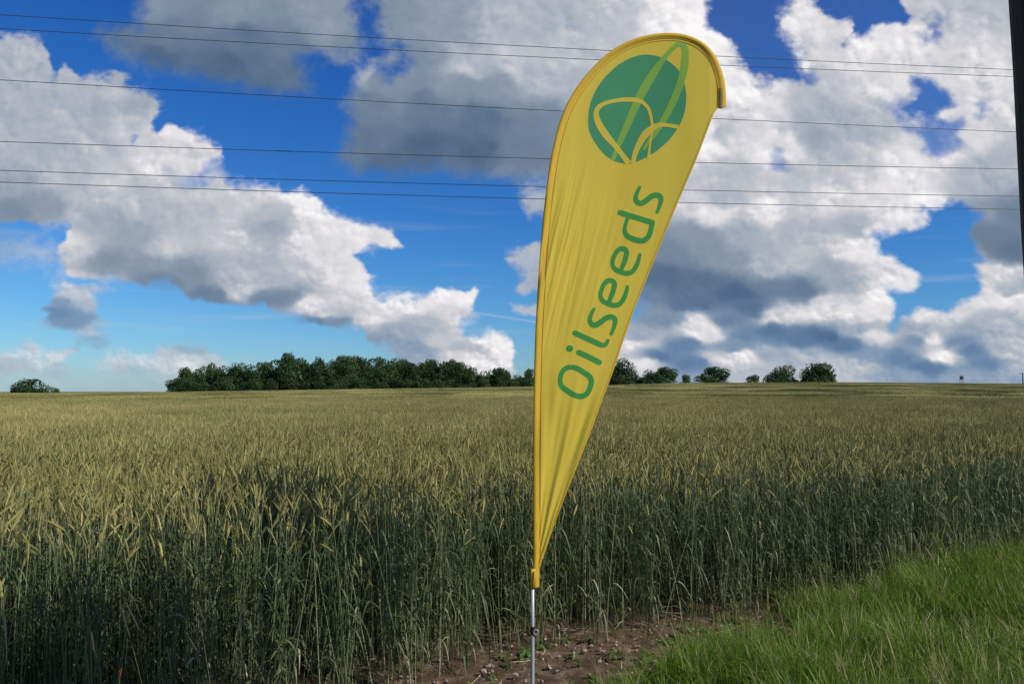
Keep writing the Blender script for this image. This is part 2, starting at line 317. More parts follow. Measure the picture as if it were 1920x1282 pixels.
def solid(name, c, rough=.6, metal=0, spec=.4, nz=None, bump=None):
    def b(nt, N, L, out):
        p = N.new('ShaderNodeBsdfPrincipled'); p.inputs['Roughness'].default_value = rough; p.inputs['Metallic'].default_value = metal; p.inputs['Specular IOR Level'].default_value = spec
        p.inputs['Base Color'].default_value = (*c, 1); L.new(p.outputs[0], out.inputs[0])
        if nz:
            tc = N.new('ShaderNodeTexCoord'); mp = N.new('ShaderNodeMapping'); mp.inputs['Scale'].default_value = nz[0]; L.new(tc.outputs['Object'], mp.inputs[0])
            n = N.new('ShaderNodeTexNoise'); n.inputs['Detail'].default_value = 6; L.new(mp.outputs[0], n.inputs[0])
            L.new(ramp(N, L, n.outputs[0], [(.3, nz[1]), (.7, nz[2])]), p.inputs['Base Color'])
            if bump:
                bp = N.new('ShaderNodeBump'); bp.inputs['Strength'].default_value = bump; bp.inputs['Distance'].default_value = .01; L.new(n.outputs[0], bp.inputs['Height']); L.new(bp.outputs[0], p.inputs['Normal'])
    return mat(name, b)
M_stem = plant_mat('cereal_stem', [(0, (.055, .09, .028)), (.45, (.115, .15, .06)), (.8, (.22, .25, .13)), (1, (.42, .40, .25))], .12, .45, .4)
M_leaf = plant_mat('cereal_leaf', [(0, (.03, .06, .02)), (.5, (.06, .095, .032)), (.8, (.15, .185, .08)), (1, (.40, .38, .24))], .3, .5, .35)
M_ear = plant_mat('cereal_ear', [(0, (.14, .165, .05)), (.4, (.27, .255, .087)), (.7, (.40, .34, .12)), (1, (.56, .47, .23))], .15, .6, .25, big=(.075, .75))
M_grass = plant_mat('verge_grass', [(0, (.04, .095, .008)), (.5, (.125, .235, .014)), (.85, (.22, .33, .03)), (1, (.42, .38, .19))], .45, .45, .35, objrnd=.6)
M_weed = plant_mat('weed_leaf', [(0, (.04, .10, .02)), (1, (.12, .22, .05))], .3)
M_straw = plant_mat('dry_straw', [(0, (.30, .22, .12)), (1, (.55, .45, .29))], .2)
M_seed = plant_mat('seed_head', [(0, (.30, .17, .09)), (1, (.48, .35, .18))], .2)
M_thin = plant_mat('thin_stem', [(0, (.10, .10, .04)), (1, (.20, .16, .07))], .2)
M_foliage = plant_mat('tree_foliage', [(0, (.022, .046, .017)), (.5, (.042, .082, .025)), (1, (.080, .135, .042))], .2, .6, .15, objrnd=.5)
M_foliage_pale = plant_mat('pale_foliage', [(0, (.045, .075, .028)), (1, (.10, .14, .055))], .2, .6, .15)
M_bark = solid('bark', (.09, .075, .06), .9, nz=((6, 6, 1), (.05, .042, .035), (.13, .11, .09)), bump=.5)
def soil(nt, N, L, out):
    g = N.new('ShaderNodeNewGeometry'); p = N.new('ShaderNodeBsdfPrincipled'); p.inputs['Roughness'].default_value = .95; p.inputs['Specular IOR Level'].default_value = .1
    n = N.new('ShaderNodeTexNoise'); n.inputs['Scale'].default_value = 9; n.inputs['Detail'].default_value = 8; L.new(g.outputs['Position'], n.inputs[0])
    L.new(ramp(N, L, n.outputs[0], [(.3, (.045, .03, .02)), (.5, (.09, .06, .04)), (.62, (.14, .10, .07)), (.75, (.21, .16, .12))]), p.inputs['Base Color'])
    n2 = N.new('ShaderNodeTexNoise'); n2.inputs['Scale'].default_value = 40; n2.inputs['Detail'].default_value = 6; L.new(g.outputs['Position'], n2.inputs[0])
    bp = N.new('ShaderNodeBump'); bp.inputs['Strength'].default_value = .8; bp.inputs['Distance'].default_value = .02; L.new(n2.outputs[0], bp.inputs['Height']); L.new(bp.outputs[0], p.inputs['Normal'])
    L.new(p.outputs[0], out.inputs[0])
M_soil = mat('soil', soil)
M_field = solid('field_ground', (.10, .10, .05), .95, spec=.1, nz=((.3, .3, .3), (.07, .075, .035), (.14, .13, .06)))
M_stone = solid('stone', (.3, .24, .2), .85, nz=((30, 30, 30), (.17, .12, .09), (.38, .30, .25)))
# ------------------------------------------------------------------ the land
CR = np.array([(-1200, 736), (0, 736), (320, 735), (640, 730), (960, 726), (1140, 722.5), (1300, 719), (1560, 718.5), (1920, 722), (3200, 726)], float)
def crest(az):
    px = CX+F_PX*math.tan(max(-1.3, min(1.3, az)))
    y = np.interp(px, CR[:, 0], CR[:, 1]); return (731.3-y)/F_PX*150+1.65-1.12
def land(x, y):
    r = math.hypot(x, y); az = math.atan2(x, y)
    G = crest(az) if abs(az) < 1.3 else crest(1.3 if az > 0 else -1.3)
    t = min(max((r-18)/132, 0), 1); h = G*t*t*(3-2*t)
    if r > 150: h = G-.03*(min(r, 620)-150)
    h += .012*math.sin(x*1.3+2)*math.cos(y*1.1) if r < 60 else 0
    return h
def edge_y(x):
    """where the crop begins, seen from the verge"""
    if x > -.1: y = 5.3+.38*x+.035*x*x
    elif x > -.5: y = 5.3+1.75*(x+.1)
    elif x > -2.18: y = 4.6+.42*(x+.5)
    else: y = 3.89-.42*min(1, (-2.18-x)/.05)-.12*(-2.18-x)
    return max(y, 2.9)+.05*math.sin(x*7)+.06*math.sin(x*17+1)
def ground():
    radii = [0, 1.5, 3, 5, 8, 12, 17, 24, 34, 46, 60, 76, 92, 108, 122, 134, 142, 150, 158, 170, 190, 220, 270, 340, 430, 520, 620, 900, 1500, 3000, 6000, 9000]
    n = 128; V = [(0, 0, -.12)]; Fc = []
    for r in radii[1:]:
        for k in range(n):
            a = 2*math.pi*k/n; x, y = r*math.sin(a), r*math.cos(a); V.append((x, y, land(x, y)-.12*(r < 14)))
    for k in range(n): Fc.append((0, 1+(k+1) % n, 1+k))
    for i in range(len(radii)-2):
        for k in range(n):
            a, b = 1+i*n+k, 1+i*n+(k+1) % n; Fc.append((a, b, b+n, a+n))
    o = mesh_obj('ground', V, Fc, M_field, smooth=True); tag(o, 'field ground under the crop rising gently to the skyline', kind='structure')
    NX, NY = 260, 220; V = []; Fc = []
    for j in range(NY):
        for i in range(NX):
            x = -4.5+13*i/(NX-1); y = 1.2+10.8*j/(NY-1)
            z = land(x, y)+.035*mnoise.fractal(Vector((x*3, y*3, 0)), 1, 2, 5)+.018*mnoise.noise(Vector((x*14, y*14, 3)))+.012*abs(mnoise.noise(Vector((x*31, y*31, 5))))
            e = min(i, j, NX-1-i, NY-1-j); z -= .13*max(0, 1-e/4)
            V.append((x, y, z))
    Fc = [(j*NX+i, j*NX+i+1, (j+1)*NX+i+1, (j+1)*NX+i) for j in range(NY-1) for i in range(NX-1)]
    o = mesh_obj('soil_margin', V, Fc, M_soil, smooth=True); tag(o, 'bare reddish soil along the foot of the crop', kind='structure')
ground()
# ------------------------------------------------------------------ scattering of uncountable plants
def library(name, objs):
    c = bpy.data.collections.new(name)
    for o in objs: c.objects.link(o)
    return c
def scatter(name, lib, P, rot, scl, vid, label):
    P = np.asarray(P, np.float32); n = len(P)
    me = bpy.data.meshes.new(name); me.vertices.add(n); me.vertices.foreach_set('co', P.ravel())
    for nm, ty, d in (('rot', 'FLOAT_VECTOR', rot), ('scl', 'FLOAT_VECTOR', scl)):
        a = me.attributes.new(nm, ty, 'POINT'); a.data.foreach_set('vector', np.asarray(d, np.float32).ravel())
    a = me.attributes.new('vid', 'INT', 'POINT'); a.data.foreach_set('value', np.asarray(vid, np.int32))
    o = bpy.data.objects.new(name, me); COL.objects.link(o)
    ng = bpy.data.node_groups.new(name, 'GeometryNodeTree'); ng.interface.new_socket('Geometry', in_out='INPUT', socket_type='NodeSocketGeometry'); ng.interface.new_socket('Geometry', in_out='OUTPUT', socket_type='NodeSocketGeometry')
    N, L = ng.nodes, ng.links
    gi, go = N.new('NodeGroupInput'), N.new('NodeGroupOutput'); ci = N.new('GeometryNodeCollectionInfo'); ci.inputs[0].default_value = lib
    ci.inputs[1].default_value = True; ci.inputs[2].default_value = True
    ip = N.new('GeometryNodeInstanceOnPoints'); ip.inputs['Pick Instance'].default_value = True
    def na(nm, ty):
        q = N.new('GeometryNodeInputNamedAttribute'); q.data_type = ty; q.inputs[0].default_value = nm; return q.outputs[0]
    er = N.new('FunctionNodeEulerToRotation'); L.new(na('rot', 'FLOAT_VECTOR'), er.inputs[0]); L.new(er.outputs[0], ip.inputs['Rotation'])
    L.new(na('scl', 'FLOAT_VECTOR'), ip.inputs['Scale']); L.new(na('vid', 'INT'), ip.inputs['Instance Index'])
    L.new(gi.outputs[0], ip.inputs['Points']); L.new(ci.outputs[0], ip.inputs['Instance']); L.new(ip.outputs[0], go.inputs[0])
    md = o.modifiers.new('scatter', 'NODES'); md.node_group = ng
    tag(o, label, kind='stuff'); return o
class Mesh:
    def __init__(s): s.V, s.F, s.M, s.T = [], [], [], []
    def add(s, V, F, m, t):
        o = len(s.V); s.V += V; s.F += [tuple(i+o for i in q) for q in F]; s.M += [m]*len(F); s.T += [t]*len(V)
    def obj(s, name, mats): return mesh_obj(name, s.V, s.F, mats, link=False, mi=s.M, tint=s.T)
def ribbon(pts, wid, side):
    V, F = [], []
    for i, p in enumerate(pts): V += [p-side*wid[i], p+side*wid[i]]
    for i in range(len(pts)-1): F.append((2*i, 2*i+1, 2*i+3, 2*i+2))
    return V, F
def stalk(M, rs, base=Vector((0, 0, 0)), detail=2, H=None, tint=None):
    """one cereal plant: stem, drooping blades and a bearded ear"""
    H = H or rs.uniform(1.03, 1.2)-(0 if detail == 2 else min(.3, rs.expovariate(16))); tint = rs.random() if tint is None else tint
    la = rs.uniform(0, 2*math.pi); lean = rs.uniform(.01, .10)*H; nod = rs.choice((rs.uniform(.05, .5), rs.uniform(.1, .35), rs.uniform(.4, .9)))
    d = Vector((math.cos(la), math.sin(la), 0)); side = Vector((-d.y, d.x, 0))
    def sp(t): return base+d*(lean*t*t)+Vector((0, 0, H*t))
    ns = {2: 5, 1: 3, 0: 2}[detail]; top = .9
    ts = [top*i/(ns-1) for i in range(ns)] if detail else [.35, top]
    pts = [sp(t) for t in ts]; w = .0021 if detail == 2 else .0026 if detail == 1 else .004
    sd = Vector((math.cos(la+1), math.sin(la+1), 0))
    if detail == 2:
        v, f = tube(pts, [w*(1.15-.5*t) for t in ts], 3, cap=False); M.add(v, f, 0, min(1, tint*.75+rs.random()*.25))
    else:
        v, f = ribbon(pts, [w]*len(pts), Vector((1, 0, 0)) if detail else sd); M.add(v, f, 0, min(1, tint*.75+rs.random()*.25))
    # ear
    e0 = pts[-1]; Le = rs.uniform(.075, .115); r = rs.uniform(.0042, .0062)
    u = (Vector((0, 0, 1))*math.cos(nod)+d*math.sin(nod)).normalized(); neck = e0+(Vector((0, 0, 1))+u)*.025
    te = min(1, max(0, rs.gauss(.42, .2)))
    if detail == 2:
        v, f = tube([e0, neck], [w*.7, w*.6], 3, cap=False); M.add(v, f, 0, .8)
        P, Q = [], []
        for i in range(8):
            t = i/7; P.append(neck+u*(Le*t)+d*(.01*t*t*math.sin(nod))); Q.append(r*(.45, 1.05, .82, 1.12, .85, 1.0, .7, .12)[i])
        v, f = tube(P, Q, 4, cap=False, flat=(1, .7)); M.add(v, f, 1, te)
        for k in range(9):
            t = rs.uniform(.15, .95); a = rs.uniform(0, 6.28); o_ = (side*math.cos(a)+u.cross(side)*math.sin(a)); p = neck+u*(Le*t)+o_*r*.7
            q = p+(u+o_*rs.uniform(.12, .35)).normalized()*rs.uniform(.03, .055); s_ = side*.0007 if k % 2 else u.cross(side)*.0007
            M.add([p-s_, p+s_, q], [(0, 1, 2)], 1, min(1, te+.15))
    else:
        n = 4 if detail == 1 else 3; k = 1.1 if detail == 1 else 1.5
        P = [neck, neck+u*Le*.35, neck+u*Le*1.1]; v, f = tube(P, [r*.5*k, r*k, r*.15*k], n, cap=False); M.add(v, f, 1, te)
        if detail == 1:
            for a in (0, 1):
                s_ = (side if a else u.cross(side))*r*1.5; p = neck+u*Le*.5; M.add([p-s_*.3, p+s_*.3, p+u*Le*.85+s_*(1 if rs.random() < .5 else -1)], [(0, 1, 2)], 1, min(1, te+.15))
    # blades
    for k in range({2: 6, 1: 3, 0: 1}[detail]):
        t = rs.uniform(.12, .82) if k else rs.uniform(.66, .84); a = rs.uniform(0, 6.28); o_ = Vector((math.cos(a), math.sin(a), 0)); L_ = rs.uniform(.12, .24)
        s_ = Vector((-o_.y, o_.x, rs.uniform(-.4, .4))).normalized(); p = sp(t); up = rs.uniform(.5, 1.3); dr = rs.uniform(.8, 2.2)
        n = {2: 6, 1: 4, 0: 3}[detail]; P, Wd = [], []
        for i in range(n):
            q = i/(n-1); P.append(p+o_*L_*q*.8+Vector((0, 0, L_*(up*q-dr*q*q)))); Wd.append((.0042 if detail else .007)*(1-q**2.2)*(.7+.6*min(1, q*4)))
        v, f = ribbon(P, Wd, s_); M.add(v, f, 2, min(1, max(0, rs.gauss(.42, .22)+(.12 if t < .4 else 0))))
WM = [M_stem, M_ear, M_leaf]
def crop():
    rs = random.Random(3); near = []
    for i in range(26):
        m = Mesh(); stalk(m, rs); near.append(m.obj('stalk_%02d' % i, WM))
    mid = []
    for i in range(5):
        m = Mesh()
        for k in range(380): stalk(m, rs, Vector((rs.uniform(-.5, .5), rs.uniform(-.5, .5), 0)), 1)
        mid.append(m.obj('patch_%02d' % i, WM))
    far = []
    for i in range(4):
        m = Mesh()
        for k in range(2300): stalk(m, rs, Vector((rs.uniform(-2, 2), rs.uniform(-2, 2), 0)), 0)
        far.append(m.obj('spread_%02d' % i, WM))
    nr = np.random.RandomState(4)
    # nearest rows, stalk by stalk
    P, Ro, Sc, Vi = [], [], [], []
    row = .125; dens = 52   # drilled rows along the field edge
    x = -7.0
    pts = nr.rand(150000, 2)*np.array([20, 15])+np.array([-7.5, 2.5])
    for px_, py_ in pts:
        e = edge_y(px_)
        if py_ < e: continue
        r = math.hypot(px_, py_); a = abs(math.atan2(px_, py_))
        if a > .68 and r > 4.5: continue
        lim = 11.5+1.2*math.sin(px_*2)
        if r > lim: continue
        dep = (py_-e)
        rowp = (dep/row) % 1
        if dep < 1.6 and abs(rowp-.5) > .3 and nr.rand() < .55: continue
        if dep < .7 and mnoise.noise(Vector((px_*4.1, py_*2.2, 0))) < -.16 and nr.rand() < .85: continue
        hs = .97+.05*mnoise.noise(Vector((px_*.9, py_*.9, 0)))-min(.42, nr.exponential(.095))+.045-(.10 if dep < .15 else 0)*nr.rand()
        P.append((px_, py_, land(px_, py_)-.02)); ln = .04+.05*(dep < .25)+.12*(nr.rand() < .04)
        Ro.append((nr.normal()*ln, nr.normal()*ln, nr.rand()*6.283)); s = 1+nr.normal()*.05; Sc.append((s, s, hs)); Vi.append(nr.randint(26))
    scatter('cereal_crop', library('stalk_library', near), P, Ro, Sc, Vi, 'tall grey green cereal stalks with golden bearded ears at the near edge of the field')
    print('near stalks', len(P))
    P, Ro, Sc, Vi = [], [], [], []
    st = .82
    for j in range(int(44/st)):
        for i in range(int(72/st)):
            x, y = -36+i*st+nr.uniform(-.2, .2), 3+j*st+nr.uniform(-.2, .2); r = math.hypot(x, y)
            if r < 10.6+1.2*math.sin(x*2) or r > 44+2*nr.rand() or abs(math.atan2(x, y)) > .72 or y < edge_y(min(x, 12))+.5: continue
            P.append((x, y, land(x, y)-.02)); Ro.append((nr.normal()*.01, nr.normal()*.01, nr.randint(4)*math.pi/2+nr.normal()*.2)); Sc.append((1, 1, 1+.045*mnoise.noise(Vector((x*.5, y*.3, 0)))+nr.normal()*.012)); Vi.append(nr.randint(5))
    scatter('cereal_field', library('patch_library', mid), P, Ro, Sc, Vi, 'olive and gold ears of the cereal field in the middle distance')
    P, Ro, Sc, Vi = [], [], [], []
    st = 3.6
    for j in range(int(180/st)):
        for i in range(int(300/st)):
            x, y = -150+i*st+nr.uniform(-.6, .6), 2+j*st+nr.uniform(-.6, .6); r = math.hypot(x, y)
            if r < 42 or r > 178 or abs(math.atan2(x, y)) > .72: continue
            P.append((x, y, land(x, y)-.02)); Ro.append((0, 0, nr.randint(4)*math.pi/2+nr.normal()*.2)); Sc.append((1, 1, 1+.015*mnoise.noise(Vector((x*.12, y*.08, 0)))+nr.normal()*.008)); Vi.append(nr.randint(4))
    scatter('cereal_skyline', library('spread_library', far), P, Ro, Sc, Vi, 'far part of the golden cereal field reaching the skyline')
crop()
# ------------------------------------------------------------------ the verge
def blade(M, rs, base, L_, w, a, bend, tint, m=0, n=6, up=1.0):
    o_ = Vector((math.cos(a), math.sin(a), 0)); s_ = Vector((-o_.y, o_.x, rs.uniform(-.3, .3))).normalized(); P, Wd = [], []
    for i in range(n):
        q = i/(n-1); P.append(base+o_*(bend*L_*q**1.6)+Vector((0, 0, L_*(up*q-.45*bend*q**2.4)))); Wd.append(w*(1-q**1.8)*(.6+.5*min(1, q*3)))
    v, f = ribbon(P, Wd, s_); M.add(v, f, m, tint)
def verge():
    rs = random.Random(9); nr = np.random.RandomState(9); tufts = []
    for i in range(12):
        m = Mesh(); dry = i >= 10
        for k in range(34):
            a = rs.uniform(0, 6.28); b = Vector((rs.gauss(0, .035), rs.gauss(0, .035), 0)); L_ = rs.uniform(.22, .46)
            t = min(.88, max(0, rs.gauss(.5, .2))) if rs.random() > (.5 if dry else .05) else 1
            blade(m, rs, b, L_, rs.choice((.0022, .003, .0048)), a, rs.uniform(.15, 1.0), t)
        if i % 3 == 0 or dry:
            for k in range(3 if dry else 1):     # a flowering stem
                a = rs.uniform(0, 6.28); h = rs.uniform(.4, .58); d = Vector((math.cos(a), math.sin(a), 0))*rs.uniform(.05, .2)
                P = [d*(q*q)+Vector((0, 0, h*q)) for q in (0, .3, .6, .85)]; v, f = tube(P, [.0011]*4, 3, cap=False); m.add(v, f, 0, .95)
                P = [d*(q*q)+Vector((0, 0, h*q)) for q in (.84, .9, .96, 1.02)]; v, f = tube(P, [.001, .0034, .003, .0006], 4, cap=False); m.add(v, f, 0, 1)
        tufts.append(m.obj('tuft_%02d' % i, [M_grass]))
    P, Ro, Sc, Vi = [], [], [], []
    for x, y in nr.rand(26000, 2)*np.array([11, 9])+np.array([-1.2, 1.6]):
        e = edge_y(x); g = x-(.48+.78*max(0, y-4.62))          # right of this line grows the grass
        n = mnoise.noise(Vector((x*1.7, y*1.7, 2)))
        g += .35*n
        if y > e+.25: continue
        inside = g > 0; strip = y > e-.42+.1*n and x < 2.4
        pr = 0
        if inside and not strip: pr = min(1, .35+g*1.2)
        elif inside and x > 2.0: pr = .6
        elif g > -.8: pr = .13
        hole = math.hypot((x-3.0)/.42, (y-5.35)/.5)
        if hole < 1: pr *= .42
        if x > 1.2 and y < 3.6 and x < 2.2 and y < 3: pr *= .6
        if nr.rand() > pr*.72*(.75+.7*mnoise.noise(Vector((x*4, y*4, 9)))): continue
        s = .8*(.5+.5*min(1, max(0, g)/1.1))*(.85+.35*nr.rand())*(1+.28*n)*(1 if inside else .4)
        P.append((x, y, land(x, y)-.015)); Ro.append((nr.normal()*.08, nr.normal()*.08-.10, nr.rand()*6.28)); Sc.append((s, s, s*1.05))
        dryz = (x > 2.2 and y < 4.9 and n > -.1)
        Vi.append(nr.randint(10, 12) if nr.rand() < (.38 if dryz else .05) else nr.randint(10))
    scatter('verge_grass', library('tuft_library', tufts), P, Ro, Sc, Vi, 'lush bright green tufted grass on the verge at lower right')
    print('tufts', len(P))
    # low broad-leaved weeds between soil and crop
    ros = []
    for i in range(5):
        m = Mesh()
        for k in range(rs.randint(7, 12)):
            a = rs.uniform(0, 6.28); L_ = rs.uniform(.05, .12); o_ = Vector((math.cos(a), math.sin(a), 0)); s_ = Vector((-o_.y, o_.x, 0)); h = rs.uniform(.1, .9); z0 = rs.uniform(0, .08)
            Pp = [o_*L_*q+Vector((0, 0, z0+L_*(h*q-.7*q*q))) for q in (0, .3, .6, .85, 1)]; v, f = ribbon(Pp, [.002, .010, .015, .009, .0005], s_); m.add(v, f, 0, rs.random())
        for k in range(4): blade(m, rs, Vector((rs.gauss(0, .02), rs.gauss(0, .02), 0)), rs.uniform(.06, .16), .002, rs.uniform(0, 6.28), rs.uniform(.2, .9), rs.random())
        ros.append(m.obj('rosette_%02d' % i, [M_weed]))
    P, Ro, Sc, Vi = [], [], [], []
    for x, y in nr.rand(2600, 2)*np.array([5.5, 3.6])+np.array([-1.6, 3.6]):
        if y > edge_y(x)+.1: continue
        n = mnoise.noise(Vector((x*3, y*3, 7)))
        if nr.rand() > .22+.6*n: continue
        s = .3+.6*nr.rand(); P.append((x, y, land(x, y))); Ro.append((0, 0, nr.rand()*6.28)); Sc.append((s, s, s)); Vi.append(nr.randint(5))
    scatter('low_weeds', library('rosette_library', ros), P, Ro, Sc, Vi, 'low green weeds scattered over the bare soil strip')
    # clods, pebbles and fallen straw
    V, Fc = [], []; ico = bmesh.new(); bmesh.ops.create_icosphere(ico, subdivisions=1, radius=1); iv = [v.co.copy() for v in ico.verts]; ifc = [tuple(v.index for v in f.verts) for f in ico.faces]; ico.free()
    for k in range(2600):
        x, y = nr.uniform(-1.8, 3.6), nr.uniform(3.8, 7.4)
        if y > edge_y(x)+.3: continue
        r = min(.03, .004+abs(nr.normal())*.006); q = Matrix.Rotation(nr.rand()*6.28, 3, 'Z') @ Matrix.Diagonal((1, .7+.3*nr.rand(), .5+.3*nr.rand()))
        o = len(V); c = Vector((x, y, land(x, y)+.3*r+.012)); V += [c+q @ (p*r*(1+.25*nr.normal())) for p in iv]; Fc += [tuple(i+o for i in f) for f in ifc]
    tag(mesh_obj('soil_clods', V, Fc, M_stone), 'small clods and pebbles lying on the reddish soil strip', kind='stuff')
    m = Mesh()
    for k in range(420):
        x, y = nr.uniform(-1.8, 3.2), nr.uniform(4, 7)
        if y > edge_y(x)+.25: continue
        a = nr.rand()*6.28; L_ = .05+.15*nr.rand(); d = Vector((math.cos(a), math.sin(a), nr.normal()*.15)); c = Vector((x, y, land(x, y)+.035+.02*nr.rand()))
        v, f = ribbon([c-d*L_/2, c, c+d*L_/2+Vector((0, 0, .01))], [.0016, .0022, .0012], Vector((-d.y, d.x, .5)).normalized()); m.add(v, f, 0, nr.rand())
    o = m.obj('fallen_straw', [M_straw]); COL.objects.link(o); tag(o, 'pieces of dry straw lying on the soil at the foot of the crop', kind='stuff')
verge()
# flowering grasses standing singly before the shaded crop at lower left
STEMS = [  # head top px, head bottom px, distance, label
 ((171, 1181), (177, 1222), 3.15, 'single brown grass head leaning left, the leftmost before the dark crop', .0048),
 ((224, 1128), (244, 1195), 3.25, 'slender ochre grass head, left one of the crossing pair at lower left', .0035),
 ((230, 1117), (263, 1183), 3.4, 'longest ochre grass head leaning left in the shadow at lower left', .0038),
 ((352, 1190), (371, 1222), 3.3, 'short dull pink grass head low before the shaded stems', .0032),
 ((372, 1137), (386, 1170), 3.45, 'pale tipped grass head on a long arching stem before the shade', .0036),
 ((374, 1165), (380, 1194), 3.2, 'small pinkish grass head just under the pale tipped one', .003),
 ((393, 1115), (402, 1141), 3.6, 'highest small brown grass head in front of the dark crop', .003),
 ((485, 1144), (485, 1182), 3.6, 'upright ochre grass head in front of the shaded stalks', .0036),
 ((470, 1180), (474, 1202), 3.5, 'small orange grass head left of the upright ochre one', .0034),
 ((563, 1198), (575, 1225), 3.7, 'pale bent grass head, the rightmost before the shaded crop', .003),
 ((527, 1219), (538, 1236), 3.5, 'tiny brown grass head low between the upright and the bent one', .0028),
]
def lone_grass():
    rs = random.Random(21)
    for (a, b, Y, lab, w) in STEMS:
        A, B = at(*a, Y), at(*b, Y-.02); d = (B-A).normalized()
        g = Vector((B.x+(B.x-A.x)*rs.uniform(.8, 1.6)+.03, Y-.05, 0)); g.z = land(g.x, g.y)
        root = empty('flowering_grass', g, label=lab, cat='grass stem', group='flowering grasses standing before the shaded crop')
        c = catmull([g, g+(B-g)*.5+Vector((.03, 0, .05)), B, A], .04); k = max(i for i, p in enumerate(c) if (p-B).length < .03)
        pts = [p-g for p in c[:k+1]]; v, f = tube(pts, [.0011-.0004*i/len(pts) for i in range(len(pts))], 4, cap=False)
        mesh_obj('stem', v, f, M_thin, root, tint=[rs.random()]*len(v))
        n = 9; P = [B+(A-B)*i/(n-1)-g for i in range(n)]; v, f = tube(P, [w*q for q in (.3, .75, .95, .85, 1.0, .85, .9, .55, .1)], 6)
        mesh_obj('seed_head', v, f, M_seed, root, tint=[rs.uniform(.2, 1)]*len(v), smooth=True)
        m = Mesh(); blade(m, rs, Vector((0, 0, .02)), rs.uniform(.2, .3), .0025, rs.uniform(0, 6.28), .6, .6)
        o = m.obj('leaf', [M_grass]); COL.objects.link(o); o.parent = root
    g = at(226, 1300, 3.2); g.z = land(g.x, g.y); root = empty('poppy', g, label='small red poppy bud low before the dark crop at far left', cat='flower')
    top = at(223, 1256, 3.2)-g; v, f = tube([Vector((0, 0, 0)), top*.5+Vector((.01, 0, 0)), top], [.0014]*3, 4); mesh_obj('stem', v, f, M_weed, root, tint=[.5]*len(v))
    P = [top+Vector((.002*i, 0, -.034+.0085*i)) for i in range(6)]; v, f = tube(P, [.0012, .003, .0036, .0034, .0028, .001], 7); mesh_obj('bud', v, f, solid('poppy_petal', (.2, .03, .02), .7), root, smooth=True)
lone_grass()
# ------------------------------------------------------------------ the flag
YF = 4.3
LEFT = [(1000, 1100), (999.5, 1040), (999, 960), (999, 880), (1000, 800), (1001, 720), (1003, 640), (1007, 560), (1012, 480), (1019, 400), (1029, 320), (1040, 262), (1055, 212), (1076, 170), (1103, 133), (1138, 98), (1172, 76), (1210, 63), (1250, 58.5), (1285, 63), (1315, 77), (1338, 100), (1352, 128), (1360, 160), (1362, 201)]
RIGHT = [(1004, 1085), (1022, 1032), (1042, 975), (1062, 922), (1084, 866), (1108, 806), (1128, 752), (1150, 695), (1172, 630), (1192, 575), (1212, 525), (1235, 468), (1258, 412), (1283, 352), (1305, 300), (1322, 255), (1336, 218), (1343, 203)]
def arc(P, step=4):
    c = catmull([(x, y, 0) for x, y in P], step); s = [0]
    for a, b in zip(c, c[1:]): s.append(s[-1]+(b-a).length)
    s = np.array(s)/s[-1]; c = np.array([tuple(p) for p in c]); return lambda t: (np.interp(t, s, c[:, 0]), np.interp(t, s, c[:, 1]))
Lf, Rf = arc(LEFT), arc(RIGHT)
def billow_y(x, y):
    """how far the cloth stands out of its plane (m, + away from the viewer)"""
    dx = x-1000
    u, v = x+.24*y, y-.24*x
    m1 = math.exp(-((y-490)/135)**2)*math.exp(-max(0, x-1020-.15*(600-y))/75)
    z = .0095*m1*mnoise.noise(Vector((u*.085, v*.006, 1)))+.004*m1*mnoise.noise(Vector((u*.2, v*.01, 4)))
    r = max(1, 1092-y); th = dx/r
    m2 = sstep(640, 800, y)*min(1, max(0, dx)/14)*min(1, r/60)
    z += m2*(.0105*mnoise.noise(Vector((th*9, y*.006, 8)))+.006*mnoise.noise(Vector((th*24, y*.005, 12))))*min(1.2, r/160+.3)
    z += .0016*math.sin(x*.05+y*.02)*sstep(60, 140, y)
    z += .035*math.sin(max(0, min(1, dx/330))*math.pi)*sstep(900, 300, y)
    z += .004*mnoise.noise(Vector((u*.022, v*.008, 20)))*sstep(60, 200, y)
    return float(z)
def fl(x, y, off=0):
    p = at(x, y, YF+.21*max(0, x-1000)/363); p.y += billow_y(x, y)-off; return p
def cloth_mat(name, c, c2, trans, weave=True):
    def b(nt, N, L, out):
        tc = N.new('ShaderNodeTexCoord'); n = N.new('ShaderNodeTexNoise'); n.inputs['Scale'].default_value = 3; n.inputs['Detail'].default_value = 5; L.new(tc.outputs['Object'], n.inputs[0])
        col = ramp(N, L, n.outputs[0], [(.3, c), (.7, c2)])
        p = N.new('ShaderNodeBsdfPrincipled'); L.new(col, p.inputs['Base Color']); p.inputs['Roughness'].default_value = .65; p.inputs['Specular IOR Level'].default_value = .25; p.inputs['Sheen Weight'].default_value = .08
        t = N.new('ShaderNodeBsdfTranslucent'); L.new(col, t.inputs[0])
        w = N.new('ShaderNodeTexNoise'); w.inputs['Scale'].default_value = 420; w.inputs['Detail'].default_value = 2; L.new(tc.outputs['Object'], w.inputs[0])
        bp = N.new('ShaderNodeBump'); bp.inputs['Strength'].default_value = .12; bp.inputs['Distance'].default_value = .001; L.new(w.outputs[0], bp.inputs['Height']); L.new(bp.outputs[0], p.inputs['Normal'])
        mx = N.new('ShaderNodeMixShader'); mx.inputs[0].default_value = trans; L.new(p.outputs[0], mx.inputs[1]); L.new(t.outputs[0], mx.inputs[2]); L.new(mx.outputs[0], out.inputs[0])
    return mat(name, b)
M_yel = cloth_mat('yellow_cloth', (.90, .68, .08), (.94, .72, .09), .5)
M_slv = cloth_mat('sleeve_cloth', (.68, .45, .035), (.74, .49, .045), .3)
